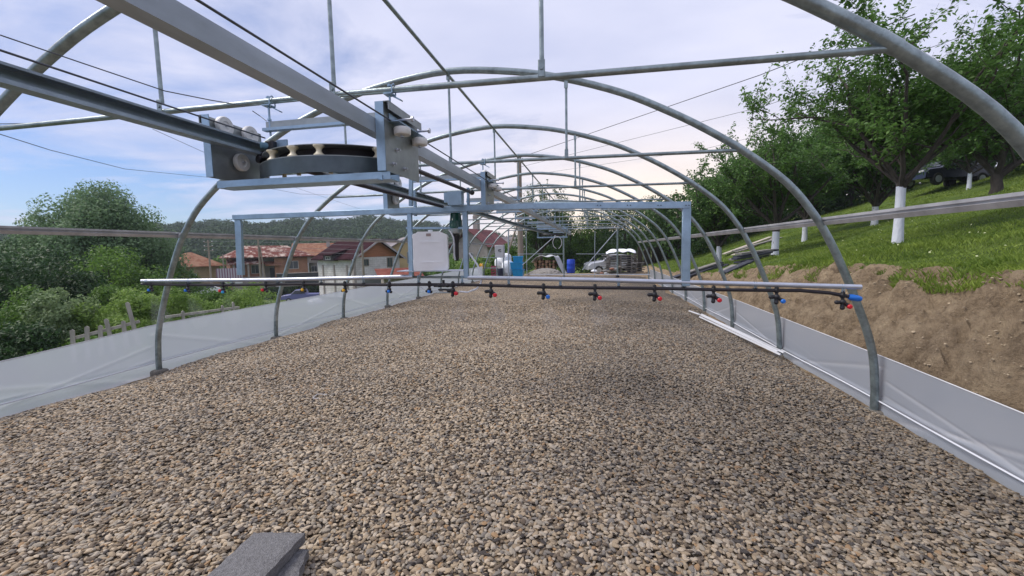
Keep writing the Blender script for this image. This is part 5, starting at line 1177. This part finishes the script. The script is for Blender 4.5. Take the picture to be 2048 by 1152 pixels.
def orchard_tree(name, seed, label, base, H=4.6, R=2.4, trunk_h=1.2, tr=.10, nleaf=26000, lsize=.075, lm=None, lime=.95, group=None, lean=(0, 0), shoots=1.0):
    rg_ = np.random.default_rng(seed); segs = []; tips = []
    o = thing(name, label, 'tree', base, 0, group)
    tp = np.array([lean[0]*trunk_h, lean[1]*trunk_h, trunk_h]); tr_pts = [np.array([0, 0, -.25]), np.array([0, 0, .0])+0*tp, tp*.35+rg_.normal(size=3)*.01, tp*.7+rg_.normal(size=3)*.01, tp]
    nl = 6; L1 = []
    for i in range(nl):
        a = 2*math.pi*(i+rg_.uniform(-.2, .2))/nl; el = rg_.uniform(.55, 1.1); d = np.array([math.cos(a)*math.cos(el), math.sin(a)*math.cos(el), math.sin(el)])
        pts, dd = branch(rg_, tp-np.array([0, 0, .06*i*.5]), d, R*rg_.uniform(.6, .8), tr*.62, 1, segs, tips, .3, .15); L1.append(pts)
        for j in range(5):
            p = pts[1+j % 4+(1 if j > 2 else 0)] if j < 5 else pts[-1]; a2 = rg_.uniform(0, 6.28); d2 = dd*.5+np.array([math.cos(a2), math.sin(a2), rg_.uniform(.0, 1.0)]); 
            pts2, dd2 = branch(rg_, p, d2, R*rg_.uniform(.38, .6), tr*.28, 2, segs, tips, .4, .12)
            for k in range(5):
                a3 = rg_.uniform(0, 6.28); d3 = dd2*.4+np.array([math.cos(a3), math.sin(a3), rg_.uniform(-.3, 1.2)])
                pts3, dd3 = branch(rg_, pts2[1+k], d3, R*rg_.uniform(.2, .36), tr*.11, 3, segs, tips, .5, .1)
                for q in range(3):
                    a4 = rg_.uniform(0, 6.28); d4 = dd3*.5+np.array([math.cos(a4)*.8, math.sin(a4)*.8, rg_.uniform(-.4, 1.6)]); branch(rg_, pts3[2+q], d4, R*rg_.uniform(.10, .24)*(1+.6*(d4[2] > 1)*shoots), tr*.05, 4, segs, tips, .3, .2)
    zmx = max(p[-1][2] for _, p in segs_pts(segs)); sc = (H)/zmx
    def S(p): p = np.array(p, float); k = np.clip((p[..., 2]-trunk_h)/(zmx-trunk_h), 0, 1); out = p.copy(); out[..., 2] = np.where(p[..., 2] > trunk_h, trunk_h+(p[..., 2]-trunk_h)*(H-trunk_h)/(zmx-trunk_h), p[..., 2]); return out
    zl = trunk_h*lime if lime else 0
    if lime:
        k = zl/trunk_h; obj('limewash', MB().tube([(0, 0, -.25), (0, 0, 0), tp*.35, tp*k], [tr*1.35, tr*1.25, tr*1.05, tr*1.0], 16), LIME, o)
        obj('trunk', MB().tube([tp*k*.99, tp, tp+np.array([0, 0, .08])], [tr*1.03, tr*1.12, tr*.8], 16), BARK, o)
    else: obj('trunk', MB().tube(tr_pts, [tr*1.5, tr*1.3, tr*1.05, tr, tr*1.05], 12), BARK, o)
    mb = MB()
    for pts, rr in segs:
        if rr[0] < tr*.04: continue
        mb.tube([S(p) for p in pts], rr, 7 if rr[0] > tr*.2 else 4, caps=False)
    bme = mb.mesh('limbs'); obj('limbs', bme, BARK, o)
    C = []; W = []
    for lvl, pts in tips:
        if lvl >= 3: C.append(np.array(pts)); W.append(lvl)
    n_each = max(1, nleaf//max(1, len(C)))
    out = []
    for P_ in C:
        t_ = rg_.uniform(.0, 1.0, n_each)*(len(P_)-1); i0 = np.minimum(t_.astype(int), len(P_)-2); f_ = (t_-i0)[:, None]
        out.append(P_[i0]*(1-f_)+P_[i0+1]*f_+rg_.normal(size=(n_each, 3))*.035*R/2.4)
    C = S(np.concatenate(out)); obj('crown', quadmesh('crown', leaves(C, np.full(len(C), lsize), rg_)), lm, o)
    return o
def segs_pts(segs): return [(None, np.array(p)) for p, _ in segs]
LF_APPLE = leafmat('apple_leaf', (.036, .10, .020), (.16, .29, .07), .45)
LF_DARK = leafmat('dark_leaf', (.022, .062, .016), (.095, .175, .045), .38)
LF_WILLOW = leafmat('willow_leaf', (.055, .125, .055), (.25, .36, .19), .42)
LF_THICK = leafmat('thicket_leaf', (.012, .038, .013), (.055, .11, .035), .3)
LF_LIGHT = leafmat('light_leaf', (.085, .17, .03), (.31, .44, .11), .45)
LF_MID = leafmat('mid_leaf', (.038, .10, .018), (.17, .29, .055), .42)
LF_PALE = leafmat('pale_leaf', (.085, .15, .055), (.31, .40, .20), .4)
def clump_mesh(seed, H, R, nleaf, lsize, nclump=26, z0=.12, shape=1.0, wid=.55, hollow=.55):
    rg_ = np.random.default_rng(seed); cs = []; rs = []
    for i in range(nclump):
        u = rg_.uniform(-1, 1, 3)
        while np.linalg.norm(u) > 1: u = rg_.uniform(-1, 1, 3)
        zc = H*(z0+(1-z0)*(.5+.5*u[2])*.86); prof_ = math.sin(math.pi*min(1, max(.05, .28+.62*(zc/H)))) ** .6*shape
        cs.append([u[0]*R*.78*prof_, u[1]*R*.78*prof_, zc]); rs.append(R*rg_.uniform(.24, .42)*(1.15-.35*zc/H))
    cs = np.array(cs); rs = np.array(rs); k = rg_.choice(nclump, nleaf, p=rs**2/np.sum(rs**2)); d, _ = rot_basis(nleaf, rg_)
    sub = rg_.normal(size=(nclump, 6, 3)); kk = rg_.integers(0, 6, nleaf)
    dd = d+.55*sub[k, kk]; dd /= np.linalg.norm(dd, axis=1)[:, None]
    C = cs[k]+dd*(rs[k]*rg_.uniform(hollow, 1.10, nleaf)**.7)[:, None]*np.array([1, 1, .85]); C[:, 2] = np.maximum(C[:, 2], .02)
    return quadmesh('crown', leaves(C, np.full(nleaf, lsize), rg_, wid=wid, out=dd*.8)), cs
CROWNS = {}
def dome_mesh(seed, H, R, nleaf, lsize, nclump, z0):
    rg_ = np.random.default_rng(seed); d, _ = rot_basis(nclump, rg_); d[:, 2] = np.abs(d[:, 2])*1.15-.25; rr = rg_.uniform(.55, .86, nclump)
    cs = d*rr[:, None]*np.array([R, R, H*(1-z0)*.62]); cs[:, 2] += H*(z0+(1-z0)*.36); rs = R*rg_.uniform(.17, .30, nclump); k = rg_.choice(nclump, nleaf, p=rs**2/np.sum(rs**2)); e, _ = rot_basis(nleaf, rg_)
    C = cs[k]+e*(rs[k]*rg_.uniform(.5, 1.1, nleaf)**.7)[:, None]; return quadmesh('crown', leaves(C, np.full(nleaf, lsize), rg_, out=e*.8)), cs
def bush_tree(name, label, base, H, R, lm, nleaf=9000, lsize=.13, seed=1, key=None, trunk=True, cat='tree', group=None, nclump=26, z0=.12, shape=1.0, rz=None):
    o = thing(name, label, cat, base, random.uniform(0, 6) if rz is None else rz, group)
    kk = (key, lm.name) if key else None
    if kk and kk in CROWNS: me, cs, H0_, R0_ = CROWNS[kk]
    else:
        me, cs = dome_mesh(seed, H, R, nleaf, lsize, nclump, z0) if shape == 0 else clump_mesh(seed, H, R, nleaf, lsize, nclump, z0, shape); me.materials.append(lm); H0_, R0_ = H, R
        if kk: CROWNS[kk] = (me, cs, H, R)
    c = obj('crown' if trunk else 'foliage', me, None, o); c.scale = (R/R0_, R/R0_, H/H0_)
    if trunk:
        m = MB(); r0 = max(.06, H*.022); m.tube([(0, 0, -.5), (0, 0, H*.25), (.03*H, .02*H, H*.6)], [r0*1.3, r0, r0*.5], 8)
        for q in cs[::3]: q = q*np.array([R/R0_, R/R0_, H/H0_]); m.tube([(0, 0, H*.22), q*.5+np.array([0, 0, H*.12]), q], [r0*.5, r0*.35, r0*.12], 5, caps=False)
        obj('trunk', m, BARK, o)
    return o
def B(px, py, d, dz=0): q = PD(px, py, d); return (q[0], q[1], gz(q[0], q[1])+dz)
# orchard on the right bank
orchard_tree('apple_tree', 11, 'largest apple tree with thick limewashed trunk above the earth bank', B(1795, 485, 7.7, -.02), 4.9, 2.9, 1.12, .070, 31000, .082, LF_APPLE, .93, 'orchard trees on the slope', (.0, 0), 1.6)
orchard_tree('apple_tree', 12, 'apple tree whose white trunk stands just above the dark boards', B(1549, 515, 15, -.02), 5.6, 3.3, 1.15, .11, 27000, .11, LF_APPLE, .8, 'orchard trees on the slope', (.02, 0), 1.6)
orchard_tree('apple_tree', 13, 'apple tree at the right picture edge with dark forked bare trunk', B(1990, 384, 13.0, -.02), 5.6, 3.4, .7, .13, 26000, .11, LF_APPLE, 0, 'orchard trees on the slope', (.03, 0), 1.5)
orchard_tree('apple_tree', 14, 'apple tree with slim white trunk left of the dark boards', B(1438, 507, 18, -.02), 4.6, 2.6, .95, .10, 22000, .12, LF_APPLE, .95, 'orchard trees on the slope')
orchard_tree('apple_tree', 15, 'apple tree with pale trunk in the middle of the slope', B(1609, 476, 20, -.02), 5.2, 3.2, 1.1, .10, 24000, .13, LF_APPLE, .9, 'orchard trees on the slope')
orchard_tree('apple_tree', 16, 'apple tree behind the largest one, its white trunk just left of it', B(1748, 461, 18, -.02), 5.8, 3.4, .95, .11, 26000, .13, LF_APPLE, .9, 'orchard trees on the slope')
orchard_tree('apple_tree', 17, 'apple tree with thin whitewashed trunk before the black car', B(1938, 374, 21, -.02), 4.2, 2.4, .8, .08, 15000, .13, LF_APPLE, .95, 'orchard trees on the slope')
k = 0
BGR = [(1360, 470, 30, 6.0, 3.2, 0), (1450, 460, 32, 7.0, 3.6, 1), (1530, 450, 34, 7.5, 4.0, 0), (1620, 440, 33, 8.0, 4.0, 1), (1700, 430, 32, 8.2, 4.2, 0), (1790, 410, 34, 8.5, 4.4, 1), (1870, 395, 36, 8.5, 4.4, 0), (1960, 380, 33, 8.6, 4.4, 1), (2060, 360, 28, 8.5, 4.2, 0), (2130, 350, 20, 7.5, 3.6, 1), (1500, 455, 42, 8, 4.4, 1), (1660, 435, 44, 9.5, 5, 0), (1830, 400, 46, 9.5, 5, 1)]
NW = ['leftmost', 'second from left', 'third from left', 'fourth from left', 'fifth from left', 'sixth from left', 'seventh from left', 'eighth from left', 'ninth from left', 'outermost right', 'left one of the farthest row', 'middle one of the farthest row', 'right one of the farthest row']
for i, (a, b_, d, H, R, q) in enumerate(BGR): bush_tree('orchard_tree', 'dark dense tree closing the orchard behind, '+NW[i], B(a, b_, d, -.2), H, R, LF_DARK, 7000, .26, 60+q, 'bgr%d' % q, group='trees closing the orchard', z0=.08)
# dark trees beyond the far end
orchard_tree('yard_tree', 71, 'sparse topped tall tree rising above the far arches', B(1082, 545, 34, -.1), 8.0, 3.2, 2.2, .14, 16000, .17, LF_DARK, 0, 'trees beyond the far end')
for i, (a, b_, d, H, R, lab) in enumerate(((1085, 545, 37, 6.3, 3.0, 'dark tree behind the firewood at the far end'), (1140, 545, 36, 6.0, 2.8, 'leafy tree behind the blue barrel'), (1190, 540, 37, 6.4, 3.0, 'dark tree between the barrel and the hatchback'), (1250, 535, 38, 6.6, 3.1, 'dark tree above the plank stacks'), (1310, 525, 39, 6.6, 3.2, 'dark tree at the right end of the yard fence'))):
    bush_tree('yard_tree', lab, B(a, b_, d, -.1), H, R, LF_DARK if i != 1 else LF_MID, 9000, .17, 81+i, None, group='trees beyond the far end', z0=.05)
for i, (a, b_, d, H, R, lm, lab) in enumerate(((945, 535, 27, 1.8, 1.3, LF_LIGHT, 'bright green shrub left of the far arches, nearest the post'), (978, 530, 29, 2.0, 1.4, LF_MID, 'green shrub behind the grey cabinet'), (1022, 528, 30, 2.3, 1.4, LF_MID, 'green shrub behind the white bags'), (905, 545, 30, 2.4, 1.8, LF_MID, 'green shrub behind the dosing pump'))):
    bush_tree('shrub', lab, B(a, b_, d, -.1), H, R, lm, 5000, .13, 90+i, None, False, 'shrub', 'shrubs beyond the far end', 16)
# left side: big willow, thicket, shrubs
bush_tree('willow_tree', 'tall rounded grey green willow towering over the left thicket', B(212, 560, 25, -.2), 10.2, 3.9, LF_WILLOW, 60000, .16, 30, nclump=110, z0=.2, shape=0)
bush_tree('broadleaf_tree', 'smaller grey green tree left of the willow', B(70, 560, 24, -.2), 8.9, 2.4, LF_WILLOW, 20000, .16, 31, nclump=50, z0=.2, shape=0)
LEFT = [(20, 640, 13, 4.2, 2.1, LF_THICK, 'dark thicket tree at the left picture edge'), (105, 620, 15, 4.6, 2.0, LF_THICK, 'dark thicket tree below the smaller grey tree'), (230, 600, 19, 5.4, 2.4, LF_MID, 'mid green tree in front of the willow'), (300, 600, 20, 4.2, 1.9, LF_MID, 'mid green tree right of the willow foot'), (150, 640, 15.5, 3.6, 1.5, LF_THICK, 'dark tree in the middle of the thicket'), (-40, 600, 15, 6.0, 3, LF_THICK, 'dark tree just left of the picture edge'), (345, 590, 27, 5.2, 2.4, LF_MID, 'green tree left of the cottage roof')]
for i, (a, b_, d, H, R, lm, lab) in enumerate(LEFT): bush_tree('thicket_tree', lab, B(a, b_, d, -.2), H, R, lm, 16000, .125, 100+i, None, group='thicket trees on the left', nclump=34, z0=.03)
SHR = [(115, 690, 11.0, 2.7, .95, LF_PALE, 'pale silvery shrub in front of the dark thicket'), (205, 680, 11.5, 1.9, 1.1, LF_LIGHT, 'yellow green shrub behind the broken pickets'), (30, 700, 9.5, 1.7, 1.2, LF_THICK, 'low dark bramble at the left picture edge'), (285, 660, 13.0, 2.3, 1.1, LF_LIGHT, 'bright shrub just left of the near arch leg'), (365, 650, 14.5, 2.1, 1.2, LF_LIGHT, 'bright shrub right of the near arch leg'), (430, 630, 17, 1.9, 1.2, LF_MID, 'green shrub below the striped gate'), (495, 630, 17, 2.4, 1.3, LF_LIGHT, 'leafiest bright bush under the middle of the boom'), (245, 640, 15, 2.7, 1.3, LF_MID, 'mid green shrub above the broken pickets'), (60, 650, 12, 2.6, 1.3, LF_MID, 'mid green shrub below the smaller grey tree'), (160, 700, 9.6, 1.0, .9, LF_MID, 'low weeds in front of the broken pickets'), (330, 690, 10.2, .9, .8, LF_MID, 'low weeds at the near arch leg'), (425, 650, 12.5, 1.1, .9, LF_MID, 'low weeds among the few leaning pickets'), (500, 640, 13.5, 1.2, .9, LF_PALE, 'pale weeds left of the second arch leg')]
for i, (a, b_, d, H, R, lm, lab) in enumerate(SHR): bush_tree('shrub', lab, B(a, b_, d, -.1), H, R, lm, 9000, .085, 130+i, None, False, 'shrub', 'shrubs behind the left sheet', 22, .02)
VIL = [(350, 545, 70, 6, 4), (470, 545, 60, 2.6, 2.0), (535, 545, 85, 6, 5), (590, 540, 90, 7, 5), (655, 538, 95, 7, 5), (400, 548, 75, 7, 4.5), (300, 560, 60, 7, 4), (490, 562, 58, 2.8, 1.7), (865, 540, 60, 5, 4), (905, 535, 70, 6, 4), (980, 530, 80, 6, 4.5), (845, 545, 50, 3.5, 2.5), (730, 540, 90, 8, 5), (440, 540, 90, 8, 5), (1040, 530, 70, 7, 4.5), (940, 528, 90, 8, 5)]
VN = ['left of the cottage', 'by the striped gate', 'behind the brick house', 'behind the grey walled house', 'behind the barn, left', 'behind the cottage', 'nearest the willow', 'as a round bush before the brick porch', 'behind the canister', 'behind the dosing pump', 'behind the grey roof', 'right of the yellow house', 'behind the long shed', 'on the far side of the brick house', 'behind the tall pole', 'behind the maroon gable']
for i, (a, b_, d, H, R) in enumerate(VIL): bush_tree('village_tree', 'garden tree '+VN[i], B(a, b_, d, -.3), H, R, LF_MID if i % 2 else LF_DARK, 7000, .34, 160+i % 2, 'vil%d' % (i % 2), group='village garden trees', z0=.02)

# wooded hillsides: nobody could count these trees
rg_ = np.random.default_rng(44); C = []; S_ = []
n = 4200; az_ = np.radians(rg_.uniform(-68, 42, n)); D_ = 120+240*rg_.uniform(0, 1, n)**1.0
X_, Y_ = D_*np.sin(az_), D_*np.cos(az_); Z_ = ground_z(X_, Y_); keep = (D_ > 150)|(rg_.uniform(size=n) < .5); X_, Y_, Z_ = X_[keep], Y_[keep], Z_[keep]
k_ = 120; n = len(X_); R_ = rg_.uniform(2.4, 4.4, n); d, _ = rot_basis(n*k_, rg_); d[:, 2] = np.abs(d[:, 2])*1.0-.15
C = np.repeat(np.stack([X_, Y_, Z_+R_*.8], 1), k_, 0)+d*np.repeat(R_, k_)[:, None]*rg_.uniform(.75, 1.05, n*k_)[:, None]*np.array([1, 1, 1.2])
fo = obj('hill_forest', quadmesh('hill_forest', leaves(C, np.repeat(R_*.24, k_), rg_, wid=1.0, up=.2, out=d*1.3)), leafmat('forest_leaf', (.016, .042, .018), (.062, .105, .040), .15, .95)); tag(fo, 'dark green woods covering the far hills', 'forest', kind='stuff')
fm = MB()   # the hill's own dark understorey is the ground sheet

# grass on the bank and in the yard
n = 330000; x = rg_.uniform(0, 1, n); y = rg_.uniform(0, 1, n)
Yg = 1.5+33*y**1.45; Xg = edge_x(Yg)-.20+.08*np.sin(Yg*3.1)+(x**1.45)*(5+Yg*.75)
Zg = ground_z(Xg, Yg); D_ = np.hypot(Xg, Yg)
edge_ = (Xg < edge_x(Yg)+.1)
ok = ~(edge_ & (rg_.uniform(size=n) < .4)); Xg, Yg, Zg, D_ = Xg[ok], Yg[ok], Zg[ok], D_[ok]; n = len(Xg)
def blades(Xg, Yg, Zg, D_, hs, ws, rg_):
    n = len(Xg); a = rg_.uniform(0, 6.28, n); h = hs*rg_.uniform(.5, 1.5, n); w_ = ws; lean = rg_.normal(size=(n, 2))*.45*h[:, None]
    p = np.stack([Xg, Yg, Zg-.02], 1); s = np.stack([np.cos(a)*w_, np.sin(a)*w_, 0*a], 1); tp = p+np.stack([lean[:, 0], lean[:, 1], h], 1); md_ = p+np.stack([lean[:, 0]*.35, lean[:, 1]*.35, h*.6], 1)
    return np.stack([p-s, p+s, md_+s*.6, tp], 1).reshape(-1, 3)
patch = .6+.5*np.sin(Xg*1.3+2*np.sin(Yg*.9))+.4*np.sin(Yg*1.9+Xg)
V = blades(Xg, Yg, Zg, D_, .038+.032*np.clip(patch, 0, 1.5), .0016+D_*.00055, rg_)
GRASSM = leafmat('grass_blade', (.075, .145, .016), (.30, .39, .07), .4)
gr = obj('grass', quadmesh('grass', V), GRASSM); tag(gr, 'rough green grass covering the orchard slope', 'grass', kind='stuff')
n = 60000; t_ = rg_.uniform(0, 1, n); Xg = -6.1-22*t_**1.5; Yg = 3+rg_.uniform(0, 1, n)*34; Zg = ground_z(Xg, Yg); D_ = np.hypot(Xg, Yg)
gr = obj('meadow_grass', quadmesh('meadow_grass', blades(Xg, Yg, Zg, D_, .13, .006+D_*.0009, rg_)), GRASSM); tag(gr, 'rough grass on the falling ground behind the left sheet', 'grass', kind='stuff')
# flower dots and seed heads on the slope
n = 450; Yg = 2.5+18*rg_.uniform(0, 1, n); Xg = edge_x(Yg)+.1+rg_.uniform(0, 1, n)*7; Zg = ground_z(Xg, Yg)+.12
fl = obj('meadow_flowers', quadmesh('meadow_flowers', leaves(np.stack([Xg, Yg, Zg], 1), np.full(n, .026), rg_, wid=.9)), mat('pale_flower', (.42, .45, .25), .7)); tag(fl, 'tiny pale flower heads scattered in the slope grass', 'flowers', kind='stuff')
# clods on the bank face
CY_ = 1.5+16*rg_.uniform(size=3200)**1.5; CX_ = toe(CY_)+(edge_x(CY_)-toe(CY_))*rg_.uniform(0, .93, 3200)
bi_x = np.clip(np.searchsorted(gx, CX_), 1, len(gx)-1); bi_y = np.clip(np.searchsorted(gy, CY_), 1, len(gy)-1); CZ = GZ[bi_y, bi_x]+.002
m = MB(); V_, F_ = ico_data(1)
for i in range(3200):
    y, x = CY_[i], CX_[i]; r_ = .003+.011*rg_.uniform()**4
    m.add(V_*(1+.35*smooth_noise(V_, rg_, 2))[:, None]*r_*np.array([1.3, 1.1, .8])+np.array([x, y, CZ[i]]), F_, True)
cl = obj('soil_clods', m, mat('clod_soil', (.36, .29, .20), .95, var=.35, vscale=20, bump=.6)); tag(cl, 'loose clods of brown soil on the cut bank', 'soil', kind='stuff')

# fine spray hanging under the working nozzles
MIST = bpy.data.materials.new('water_mist'); MIST.use_nodes = True; t = MIST.node_tree; t.nodes.clear()
pv = t.nodes.new('ShaderNodeVolumePrincipled'); pv.inputs['Color'].default_value = (.95, .97, 1, 1); pv.inputs['Density'].default_value = .55; o_ = t.nodes.new('ShaderNodeOutputMaterial'); t.links.new(pv.outputs[0], o_.inputs['Volume'])
m = MB()
for x, dx, ln in ((303, .10, .42), (376, .12, .40), (447, .10, .34), (532, .06, .32), (906, .05, .30), (982, .05, .30), (1087, .06, .34), (1190, .04, .28)):
    a = P(x, hy(x)+12); m.tube([a, a+np.array([dx*.4, 0, -ln*.35]), a+np.array([dx, 0, -ln*.75]), a+np.array([dx*1.3, 0, -ln])], [.015, .05, .10, .07], 14)
mi = obj('water_mist', m, MIST); tag(mi, 'faint white spray drifting down from the boom nozzles', 'mist', kind='stuff')
# thin evening air over the valley
HZM = bpy.data.materials.new('haze'); HZM.use_nodes = True; t = HZM.node_tree; t.nodes.clear()
pv = t.nodes.new('ShaderNodeVolumePrincipled'); pv.inputs['Color'].default_value = (.80, .88, 1, 1); pv.inputs['Density'].default_value = .00045; o_ = t.nodes.new('ShaderNodeOutputMaterial'); t.links.new(pv.outputs[0], o_.inputs['Volume'])
hz = obj('haze', MB().box((0, 220, 22), (900, 520, 64)), HZM); tag(hz, 'thin bluish air between the greenhouse and the far hills', 'haze', kind='stuff')
